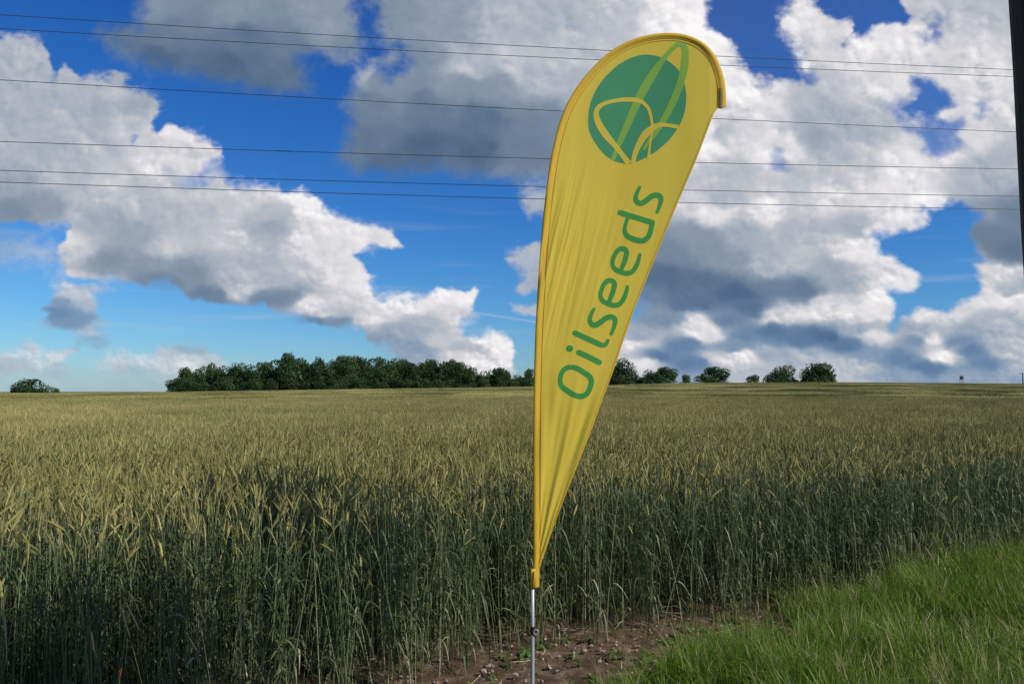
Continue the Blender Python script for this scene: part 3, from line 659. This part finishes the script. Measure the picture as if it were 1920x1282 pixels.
M_tab = cloth_mat('olive_tab', (.22, .17, .03), (.26, .20, .04), .05)
M_dkg = cloth_mat('dark_green_print', (.05, .31, .16), (.062, .35, .18), .35)
M_ltg = cloth_mat('light_green_print', (.27, .52, .085), (.31, .56, .10), .4)
M_let = cloth_mat('letter_green_print', (.05, .31, .07), (.062, .35, .08), .35)
M_prt = cloth_mat('yellow_print', (.88, .68, .09), (.92, .72, .10), .45)
M_pole = solid('pole_metal', (.42, .44, .45), .5, .3)
M_blk = solid('black_plastic', (.02, .02, .02), .5)
def stroke(pts, wid, layer, scale, org, name, mtl, root, cap=True, closed=False):
    """flat print on the cloth: a stroke of varying width (widths and points in a zoomed crop of the photograph)"""
    px = [(org[0]+x/scale, org[1]+y/scale, 0) for x, y in pts]
    c = catmull(px, 1.6); s = np.linspace(0, 1, len(c)); wv = np.interp(s, np.linspace(0, 1, len(wid)), wid)/scale
    V, F = [], []; K = 5; n = len(c)
    def row(p, t, w, ext=0):
        nx, ny = -t.y, t.x
        for k in range(K):
            u = (k/(K-1)*2-1)*w/2; V.append((p.x+nx*u+t.x*ext, p.y+ny*u+t.y*ext))
    T = [(c[min(i+1, n-1)]-c[max(i-1, 0)]).normalized() for i in range(n)]
    if cap:
        for q in (.98, .85, .6, .3): row(c[0], T[0], wv[0]*math.sqrt(1-q*q), -q*wv[0]/2)
    for i in range(n): row(c[i], T[i], wv[i])
    if cap:
        for q in (.3, .6, .85, .98): row(c[-1], T[-1], wv[-1]*math.sqrt(1-q*q), q*wv[-1]/2)
    rows = len(V)//K
    for i in range(rows-1):
        for k in range(K-1): F.append((i*K+k, i*K+k+1, (i+1)*K+k+1, (i+1)*K+k))
    W_ = [fl(x, y, layer*.00025+.0005+.0003*(i//K)/rows)-root.location for i, (x, y) in enumerate(V)]
    return W_, F
def flag():
    b = at(998.5, 1282, YF); g = Vector((b.x-.0005, YF, 0)); g.z = land(g.x, g.y)
    root = empty('feather_flag', g, label='tall yellow teardrop flag with green emblem and the word Oilseeds on a bent pole', cat='flag')
    off = root.location
    # cloth
    NV, NU = 320, 170; V = []
    for j in range(NV+1):
        v = j/NV; lx, ly = Lf(v); rx, ry = Rf(min(1, v*1.0))
        dx, dy = rx-lx, ry-ly; d = math.hypot(dx, dy)+1e-6; k = min(.5, 5/d)
        for i in range(NU+1):
            u = k+(1-k)*i/NU; V.append(fl(lx+dx*u, ly+dy*u)-off)
    F = [(j*(NU+1)+i, j*(NU+1)+i+1, (j+1)*(NU+1)+i+1, (j+1)*(NU+1)+i) for j in range(NV) for i in range(NU)]
    mesh_obj('cloth', V, F, M_yel, root, smooth=True)
    # sleeve round the pole: inner seam edge, tube section
    V, F = [], []; n = 240; K = 9
    for j in range(n+1):
        v = j/n; x, y = Lf(v); x2, y2 = Lf(min(1, v+.004)); x1, y1 = Lf(max(0, v-.004)); t = Vector((x2-x1, y2-y1)).normalized(); nx, ny = -t.y, t.x   # to the inside
        wpx = 11 if v < .9 else 11+7*(v-.9)/.1
        if v < .06: wpx = 11+2*v/.06
        for k in range(K):
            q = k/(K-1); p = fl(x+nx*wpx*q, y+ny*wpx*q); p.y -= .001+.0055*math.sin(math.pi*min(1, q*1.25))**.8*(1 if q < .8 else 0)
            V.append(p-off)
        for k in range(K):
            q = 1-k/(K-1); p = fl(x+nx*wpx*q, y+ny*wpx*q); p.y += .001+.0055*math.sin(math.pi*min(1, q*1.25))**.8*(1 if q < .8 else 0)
            V.append(p-off)
    m = 2*K
    for j in range(n):
        for k in range(m): F.append((j*m+k, j*m+(k+1) % m, (j+1)*m+(k+1) % m, (j+1)*m+k))
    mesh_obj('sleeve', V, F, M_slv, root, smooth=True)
    # stitched seam beside the sleeve
    def edging(fn, v0, v1, ins, w, name, mtl, lay, n=200, nrm=1):
        V, F = [], []
        for j in range(n+1):
            v = v0+(v1-v0)*j/n; x, y = fn(v); x2, y2 = fn(min(1, v+.004)); x1, y1 = fn(max(0, v-.004)); t = Vector((x2-x1, y2-y1)).normalized(); nx, ny = -t.y*nrm, t.x*nrm
            for q in (0, .5, 1): V.append(fl(x+nx*(ins+w*q), y+ny*(ins+w*q), lay+(.0012 if q == .5 else 0))-off)
        for j in range(n):
            for k in (0, 1): F.append((j*3+k, j*3+k+1, j*3+k+4, j*3+k+3))
        return mesh_obj(name, V, F, mtl, root, smooth=True)
    edging(Lf, .03, .985, 13.6, 1.3, 'seam', M_tabl, .0016)
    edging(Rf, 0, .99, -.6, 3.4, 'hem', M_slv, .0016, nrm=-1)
    # reinforced end of the sleeve
    pts = [fl(x, y)-off for x, y in ((1351, 166), (1351.5, 178), (1351.5, 190), (1351, 203))]; v, f = tube(pts, [.0135, .014, .014, .013], 14, flat=(1, .6)); mesh_obj('sleeve_end', v, f, M_tab, root, smooth=False)
    # the sprung pole, standing in the ground and running inside the sleeve
    P = [Vector((0, 0, -.25)), Vector((0, 0, .1)), at(998.5, 1240, YF)-off, at(998.5, 1180, YF)-off, at(998.5, 1086, YF)-off]
    v, f = tube(P, [.0098, .0098, .0096, .0092, .0092], 16); mesh_obj('pole', v, f, M_pole, root, smooth=True)
    P = []
    for j in range(70):
        v_ = j/69*.985; x, y = Lf(v_); x2, y2 = Lf(min(1, v_+.004)); x1, y1 = Lf(max(0, v_-.004)); t = Vector((x2-x1, y2-y1)).normalized(); P.append(fl(x-t.y*5.5, y+t.x*5.5)-off)
    v, f = tube(P, [.0054-.0025*j/69 for j in range(70)], 8); mesh_obj('pole_tip', v, f, M_blk, root, smooth=True)
    # joint, lanyard clip and tail of the sleeve
    c = at(999, 1181, YF)-off; v, f = tube([c+Vector((0, 0, -.02)), c+Vector((0, 0, .02))], [.0118, .0118], 14); mesh_obj('pole_collar', v, f, M_blk, root)
    c2 = c+Vector((.016, -.012, -.006)); ring = [c2+Vector((.012*math.cos(a), 0, .012*math.sin(a))) for a in [i*math.pi/6 for i in range(13)]]; v, f = tube(ring, [.0022]*13, 6, cap=False); mesh_obj('clip', v, f, M_pole, root, smooth=True)
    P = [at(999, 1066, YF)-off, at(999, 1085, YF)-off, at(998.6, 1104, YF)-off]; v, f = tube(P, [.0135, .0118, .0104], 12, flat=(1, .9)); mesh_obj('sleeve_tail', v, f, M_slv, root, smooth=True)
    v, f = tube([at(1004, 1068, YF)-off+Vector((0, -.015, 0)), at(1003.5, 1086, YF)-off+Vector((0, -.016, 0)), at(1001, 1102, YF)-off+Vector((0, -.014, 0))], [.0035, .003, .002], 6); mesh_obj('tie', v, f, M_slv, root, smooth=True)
    v, f = tube([Vector((0, 0, -.05)), Vector((0, 0, .035)), Vector((0, 0, .05))], [.02, .02, .014], 14); mesh_obj('ground_spike', v, f, M_blk, root)
    # lettering
    c1, c2_, c3, s = (1040, 340), (1040, 450), (1020, 600), 8.0136
    SW = [50, 62, 82, 84, 84, 82, 62, 50]
    s_pts = [(1290, 72), (1255, 140), (1232, 210), (1235, 268), (1272, 308), (1330, 308), (1400, 262), (1470, 208), (1540, 188), (1592, 205), (1612, 250), (1600, 320), (1577, 390), (1552, 448)]
    e_pts = [(1008, 440), (1045, 350), (1075, 260), (1092, 172), (1062, 125), (1002, 118), (945, 160), (902, 240), (878, 330), (902, 410), (962, 455), (1050, 486), (1130, 488), (1190, 450), (1240, 370), (1270, 290), (1289, 210)]
    d1 = [(1480, 606), (1310, 552), (1150, 503), (998, 450)]
    d2 = [(1105, 545), (1072, 650), (1066, 740), (1112, 812), (1200, 856), (1310, 882), (1390, 850), (1440, 780), (1464, 690), (1478, 615)]
    sh = lambda P, dx, dy: [(x+dx*s, y+dy*s) for x, y in P]
    O_ = [(400, 702), (500, 725), (600, 788), (690, 850), (714, 930), (692, 1020), (640, 1110), (550, 1145), (450, 1120), (350, 1060), (262, 985), (245, 900), (265, 800), (320, 728), (400, 702)]
    EW = [60, 75, 78, 76, 74, 66, 64, 72, 78, 76, 72, 66, 52]
    L_i = [(525, 485), (680, 555), (835, 634)]; L_l = [(468, 192), (620, 262), (780, 333), (870, 372), (925, 366), (950, 335), (966, 300)]
    letters = [[stroke(O_, [78, 84, 82, 84, 84, 70, 78], 1, s, c3, '', None, root, cap=False)],
               [stroke(L_i, [84, 84], 1, s, c3, '', None, root), stroke([(380, 425), (388, 425)], [100, 100], 1, s, c3, '', None, root)],
               [stroke(L_l, [82, 84, 84, 80, 52], 1, s, c3, '', None, root)],
               [stroke(sh(s_pts, -87, 230), SW, 1, s, c1, '', None, root)],
               [stroke(sh(e_pts, -23.1, 60.3), EW, 1, s, c2_, '', None, root)],
               [stroke(e_pts, EW, 1, s, c2_, '', None, root)],
               [stroke(d1, [84, 84], 1, s, c1, '', None, root), stroke(d2, [55, 56, 80, 88, 84, 76, 76], 1.7, s, c1, '', None, root)],
               [stroke(s_pts, SW, 1, s, c1, '', None, root)]]
    for L_ in letters: v, f = join(L_); mesh_obj('letter', v, f, M_let, root, smooth=True)
    # emblem
    e0, es = (980, 40), 3.562
    D = [(440, 660), (450, 560), (490, 452), (560, 352), (650, 272), (740, 225), (830, 208), (920, 225), (1000, 272), (1060, 345), (1090, 440), (1095, 530), (1080, 620), (1040, 708), (980, 788), (900, 858), (820, 905), (740, 935), (690, 940), (610, 918), (540, 868), (480, 790), (447, 720), (440, 660)]
    ring = catmull([(e0[0]+x/es, e0[1]+y/es, 0) for x, y in D], 3)[:-1]; cx = sum(p.x for p in ring)/len(ring); cy = sum(p.y for p in ring)/len(ring)
    V, F = [], []; n = len(ring); K = 26
    for k in range(1, K+1):
        for p in ring: V.append(fl(cx+(p.x-cx)*k/K, cy+(p.y-cy)*k/K, .0004)-off)
    V.append(fl(cx, cy, .0004)-off)
    for k in range(K-1):
        for i in range(n): j = (i+1) % n; F.append((k*n+i, k*n+j, (k+1)*n+j, (k+1)*n+i))
    for i in range(n): F.append((len(V)-1, (i+1) % n, i))
    mesh_obj('emblem_disc', V, F, M_dkg, root, smooth=True)
    loop = [(606, 916), (650, 802), (700, 690), (752, 570), (805, 460), (862, 362), (930, 262), (990, 190), (1040, 148), (1070, 146), (1088, 180), (1090, 240), (1078, 330), (1050, 430), (1008, 530), (958, 630), (902, 720), (850, 792), (812, 850)]
    v, f = stroke(loop, [26, 32, 42, 48, 52, 58, 58, 52, 34, 30, 40, 48, 50, 50, 48, 44, 38, 30, 16], 2, es, e0, '', None, root, cap=False); mesh_obj('emblem_loop', v, f, M_ltg, root, smooth=True)
    y1 = [(715, 940), (640, 840), (562, 750), (512, 672), (494, 605), (520, 555), (600, 522), (700, 510), (785, 518), (838, 560), (860, 615), (868, 668)]
    y2 = [(741, 938), (765, 850), (812, 762), (868, 706), (920, 684), (980, 688), (1042, 700)]
    y3 = [(870, 664), (868, 735), (856, 810), (846, 904)]
    for P, W_, ly in ((y1, [42, 32, 36, 48, 46, 34, 26, 24, 30, 26, 22, 18], 3, ), (y2, [30, 34, 42, 50, 36, 24, 28], 3.6), (y3, [20, 12, 14, 22], 4.2)):
        v, f = stroke(P, W_, ly, es, e0, '', None, root, cap=False); mesh_obj('emblem_curve', v, f, M_prt, root, smooth=True)
M_tabl = cloth_mat('seam_thread', (.50, .24, .02), (.55, .28, .03), .05)
flag()
def added_shade_flag():
    """unseen copy of the flag, added right of the view to shade the crop at lower left"""
    src = bpy.data.objects['feather_flag']; r = src.copy(); COL.objects.link(r); r.location = (2.08, 2.86, land(2.08, 2.86)); r.rotation_euler.z = R(-106); r.scale = (1.22,)*3
    r['label'] = 'unseen copy of the yellow flag added beyond the right edge to shade the crop'
    for ch in src.children:
        c = ch.copy(); COL.objects.link(c); c.parent = r
added_shade_flag()  # made-up flag out of view, put in for the shadow it casts
# ------------------------------------------------------------------ overhead lines
M_wire = solid('wire', (.045, .05, .055), .5, .3)
YL = [28, 54, 150, 265.5, 319.5, 341.5]; YM = [90, 109, 207, 295, 347, 372]; YR = [131, 144, 247.5, 317, 368, 392.5]
RANK = ['topmost of the six thin dark wires crossing the sky', 'second wire from the top, close under the topmost one', 'third wire from the top, alone between two wide gaps', 'fourth wire from the top, with one dark joint left of the middle', 'fifth wire from the top, just above the lowest one', 'lowest of the six thin dark wires crossing the sky']
def wires():
    dl, dr = 30.0, 35.2
    for k in range(6):
        A, B = at(0, YL[k], dl), at(1900, YR[k], dr); d = B-A
        # parabola through the three sighted points
        ts = np.linspace(-1.6, 2.4, 81); Pm = ray(1330, YM[k]+.35*(YR[k]-YM[k])*0); 
        t_m = None
        q = Vector(ray(1000, 0)); tm = (q.x*A.y-q.y*A.x)/(q.y*d.x-q.x*d.y); Mp = A+d*tm
        ym = np.interp(1000, [0, 1900], [YL[k], YR[k]])+(5.5 if k < 2 else 4.5)
        zt = at(1000, ym, Mp.y).z; sag = (zt-(A.z+d.z*tm))/(tm*(tm-1))
        pts = [A+d*t+Vector((0, 0, sag*t*(t-1))) for t in ts]
        o0 = pts[0].copy(); v, f = tube([p-o0 for p in pts], [.0125]*len(pts), 6)
        root = empty('power_line', o0, label=RANK[k], cat='wire', group='overhead power lines')
        mesh_obj('cable', v, f, M_wire, root, smooth=True)
        if k == 3:
            c = min((p for p in pts), key=lambda p: abs((p.x/p.y)-(ray(487, 276).x/ray(487, 276).y)))-o0; vv, ff = tube([c+d.normalized()*x for x in (-.3, -.27, .27, .3)], [.013, .022, .022, .013], 8); mesh_obj('splice', vv, ff, M_wire, root)
wires()
def near_pole():
    Y = 1.8; A, B = at(1888.5, 0, Y), at(1918, 500, Y)
    sl = (A.x-B.x)/(A.z-B.z); r = .115; base = Vector((B.x+sl*(0-B.z)+r*1.19, Y, 0))
    root = empty('utility_pole', base, label='dark wooden pole cut off by the right edge of the picture', cat='pole')
    n = 26; pts = [Vector((sl*z, .0, z)) for z in [-.5+9*i/(n-1) for i in range(n)]]
    v, f = tube(pts, [r+.0015*math.sin(i*2.1) for i in range(n)], 26); mesh_obj('pole_shaft', v, f, solid('tarred_wood', (.02, .016, .012), .8, nz=((14, 14, .8), (.010, .008, .006), (.035, .028, .02)), bump=.8), root, smooth=False)
    for z in (.9, 5.2):
        v, f = tube([Vector((sl*z, 0, z-.02)), Vector((sl*z, 0, z+.02))], [r+.006]*2, 26); mesh_obj('band', v, f, M_blk, root)
    v, f = tube([Vector((sl*8.5, 0, 8.48)), Vector((sl*8.56, 0, 8.56))], [r+.02, .03], 20); mesh_obj('pole_cap', v, f, M_blk, root)
near_pole()
# ------------------------------------------------------------------ trees beyond the crest
def crown_mesh(name, rs, mtl, w=1., n=4200, lobes=15, tall=1.0, low=.12):
    """unit crown about 1 wide, 1 high: leaf clumps thick on the outside of many uneven boughs"""
    m = Mesh(); Lb = []
    for k in range(lobes):
        a = rs.uniform(0, 6.28); h = rs.uniform(low+.08, .9); rr = .36*math.sin(math.pi*min(1, max(.12, h)))**.6*rs.uniform(.35, .95)
        Lb.append((Vector((math.cos(a)*rr, math.sin(a)*rr, h)), rs.uniform(.15, .25)*(1.15-.35*h), rs.uniform(-.25, .25)))
    Lb += [(Vector((rs.uniform(-.06, .06), 0, .5)), .34, 0)]*3+[(Vector((0, 0, .28)), .3, 0)]
    for k in range(n):
        c, r, tb = rs.choice(Lb); d = Vector((rs.gauss(0, 1), rs.gauss(0, 1), rs.gauss(0, 1))).normalized()
        p = c+Vector((d.x*r, d.y*r, d.z*r*.85*tall))*rs.uniform(.7, 1.08)
        if p.z < low*.4: continue
        nn = (d+Vector((rs.gauss(0, .7), rs.gauss(0, .7), rs.gauss(0, .7)))).normalized(); u = nn.orthogonal().normalized(); v = nn.cross(u); a = rs.uniform(0, 6.28); u, v = u*math.cos(a)+v*math.sin(a), v*math.cos(a)-u*math.sin(a)
        s = rs.uniform(.013, .032)
        m.add([p-u*s, p-v*s*.7, p+u*s, p+v*s*.8], [(0, 1, 2, 3)], 0, min(1, max(0, .45+tb+rs.gauss(0, .16))))
    o = m.obj(name, [mtl]); return o.data
def trunk_mesh(rs):
    parts = [tube([Vector((0, 0, 0)), Vector((.006, 0, .2)), Vector((-.004, .004, .5)), Vector((.003, 0, .8))], [.032, .024, .016, .006], 8)]
    for k in range(6):
        a = rs.uniform(0, 6.28); z = rs.uniform(.22, .6); d = Vector((math.cos(a), math.sin(a), 0)); L_ = rs.uniform(.16, .3)
        parts.append(tube([Vector((0, 0, z)), Vector((0, 0, z+.08))+d*L_*.5, Vector((0, 0, z+.2))+d*L_], [.012, .008, .003], 5))
    v, f = join(parts); me = mesh_obj('trunk', v, f, M_bark, link=False, smooth=True).data; return me
ORD = 'first second third fourth fifth sixth seventh eighth ninth tenth eleventh twelfth thirteenth fourteenth fifteenth sixteenth seventeenth eighteenth nineteenth twentieth twenty-first twenty-second twenty-third twenty-fourth twenty-fifth twenty-sixth twenty-seventh twenty-eighth twenty-ninth thirtieth thirty-first'.split()
def trees():
    rs = random.Random(12)
    crowns = [crown_mesh('crown', rs, M_foliage, tall=rs.uniform(.8, 1.2), n=4600, lobes=rs.randint(16, 22)) for _ in range(8)]
    bush = [crown_mesh('crown', rs, M_foliage, n=3800, lobes=18, low=.02) for _ in range(3)]
    pale = [crown_mesh('crown', rs, M_foliage_pale, n=3400, lobes=14, low=.05) for _ in range(2)]
    trunks = [trunk_mesh(rs) for _ in range(3)]
    def tree(px, top, wpx, D, label, group, kind='tree', dz=0):
        d = ray(px, 725); x, y = d.x/d.y*D, D; z = land(x, y)-.3; zt = at(px, top, D).z; h = zt-z; w = wpx/F_PX*D
        root = empty('broadleaf_tree' if kind == 'tree' else 'bush', (x, y, z), label=label, cat='tree' if kind == 'tree' else 'bush', group=group)
        root.rotation_euler.z = rs.uniform(0, 6.28)
        me = rs.choice(pale if kind == 'pale' else bush if kind == 'bush' else crowns)
        c = bpy.data.objects.new('crown', me); COL.objects.link(c); c.parent = root; lo = .16 if kind == 'tree' else .0
        c.location = (0, 0, h*lo); c.scale = (w*1.12, w*1.12, h*(1-lo)*1.01)
        t = bpy.data.objects.new('trunk', rs.choice(trunks)); COL.objects.link(t); t.parent = root; t.scale = (h*.6, h*.6, h*.85)
    prof = np.array([(318, 728), (330, 708), (345, 695), (365, 687), (400, 682), (430, 688), (470, 684), (505, 680), (540, 664), (566, 672), (578, 686), (597, 673), (612, 684), (645, 668), (680, 673), (720, 672), (745, 676), (772, 684), (800, 677), (835, 675), (868, 680), (893, 692), (918, 696), (935, 690), (955, 700), (975, 706), (992, 692), (1010, 694)], float)
    G1 = 'trees of the dark wood on the skyline'
    xs = list(np.arange(330, 1012, 23)); n = len(xs)
    size = {540: 'tallest', 597: 'narrow', 645: 'tall'}
    for i, x in enumerate(xs):
        x += rs.uniform(-4, 4); top = float(np.interp(x, prof[:, 0], prof[:, 1])); w = rs.uniform(42, 60) if 350 < x < 880 else rs.uniform(34, 44)
        lab = {0: 'low outermost tree at the left end of the dark wood', n-1: 'dark tree of the wood just left of the flag'}.get(i) or ORD[i]+' tree from the left end along the front of the dark wood'
        tree(x, top+rs.uniform(-1, 3), w, 330+rs.uniform(-12, 12), lab, G1)
    for q, x in enumerate((352, 398, 446, 492, 540, 598, 640, 668, 712, 752, 806, 846, 884, 915, 940, 968)):
        top = float(np.interp(x, prof[:, 0], prof[:, 1])); tree(x, top-1.5, rs.uniform(34, 44), 362+rs.uniform(-6, 8), ORD[q]+' rear tree from the left end, its top showing behind the dark wood', 'trees in the rear of the dark wood')
    for q, x in enumerate(np.arange(335, 1000, 24)):
        tree(float(x), 714+rs.uniform(-7, 5), 42, 316+rs.uniform(-4, 4), ORD[q]+' low bush from the left end along the foot of the dark wood', 'bushes under the edge of the dark wood', 'bush')
    tree(56, 711, 66, 420, 'rounded dark tree standing alone at far left on the skyline', None); tree(37, 718, 36, 424, 'low dark bush on the left flank of the lone left tree', None, 'bush'); tree(80, 719, 38, 416, 'low dark bush on the right flank of the lone left tree', None, 'bush')
    tree(106, 727, 26, 415, 'tiny dark bush right of the lone tree at far left', None, 'bush')
    for x, top, w, lab, kd in ((1163, 677, 66, 'tall dark tree directly right of the flag', 'tree'), (1140, 690, 34, 'dark tree half hidden behind the right edge of the flag', 'tree'), (1187, 697, 30, 'lower tree on the right shoulder of the tall tree by the flag', 'tree'), (1212, 693, 44, 'middle dark tree of the clump right of the flag', 'tree'), (1232, 698, 26, 'small dark tree in the middle of the clump right of the flag', 'tree'), (1252, 689, 48, 'rounded dark tree at the right end of the clump by the flag', 'tree'), (1285, 701, 30, 'small pale green bush between two dark trees', 'pale'),
                               (1345, 689, 58, 'dark rounded tree alone right of the small pale bush', 'tree'), (1321, 701, 44, 'low left shoulder bush of the lone rounded tree', 'bush'), (1415, 702, 48, 'pale olive rounded bush left of the last two dark trees', 'pale'),
                               (1470, 689, 66, 'dark tree second from the right on the skyline', 'tree'), (1448, 700, 38, 'small dark bush between the pale bush and dark tree', 'bush'), (1534, 682, 72, 'large dark tree, the rightmost on the skyline', 'tree'), (1512, 695, 30, 'dark tree filling the gap between the last two trees', 'tree'), (1556, 697, 30, 'low dark bush at the right foot of the rightmost tree', 'bush')):
        tree(x, top, w, 300+rs.uniform(-8, 8), lab, None, kd); foot = 'undergrowth at the foot of the '+lab.replace('tree', 'tree', 1)
        if kd == 'tree' and w > 38: tree(x+rs.uniform(-8, 8), 708, w*.95, 292, ' '.join(foot.split()[:16]), 'undergrowth below the right hand trees', 'bush')
trees()
def far_things():
    M_d = solid('weathered_dark', (.05, .06, .075), .8); M_l = solid('weathered_grey', (.16, .17, .19), .8)
    D = 420; c = at(1803, 709, D); z0 = land(c.x, c.y); s = D/F_PX   # metres per photo pixel
    root = empty('lookout_tower', (c.x, c.y, z0), label='tiny dark tower on legs standing alone on the right skyline', cat='tower'); H = c.z-z0
    for sx in (-1, 1):
        for sy in (-1, 1):
            v, f = tube([Vector((sx*.85, sy*.85, 0)), Vector((sx*.65, sy*.65, H-.7))], [.12, .1], 6); mesh_obj('leg', v, f, M_l, root)
    v, f = box((0, 0, H), (1.3, 1.3, 1.3)); mesh_obj('cabin', v, f, M_d, root); v, f = box((0, 0, H+1.0), (1.6, 1.6, .9), .1); mesh_obj('roof', v, f, M_d, root)
    v, f = tube([Vector((-.75, -.76, H*.6)), Vector((.7, -.7, H*.85))], [.07, .07], 5); mesh_obj('brace', v, f, M_l, root)
    D = 240; c = at(1917.5, 700, D); z0 = land(c.x, c.y)
    root = empty('line_pole', (c.x, c.y, z0), label='small distant pole with a crossarm at the right edge of the skyline', cat='pole'); H = c.z-z0
    v, f = tube([Vector((0, 0, 0)), Vector((0, 0, H))], [.22, .16], 8); mesh_obj('pole_shaft', v, f, M_l, root)
    v, f = box((0, 0, H-.1), (1.5, .15, .16)); mesh_obj('crossarm', v, f, M_l, root)
    for x in (-.65, 0, .65): v, f = tube([Vector((x, 0, H-.02)), Vector((x, 0, H+.25))], [.07, .05], 6); mesh_obj('insulator', v, f, M_d, root)
far_things()
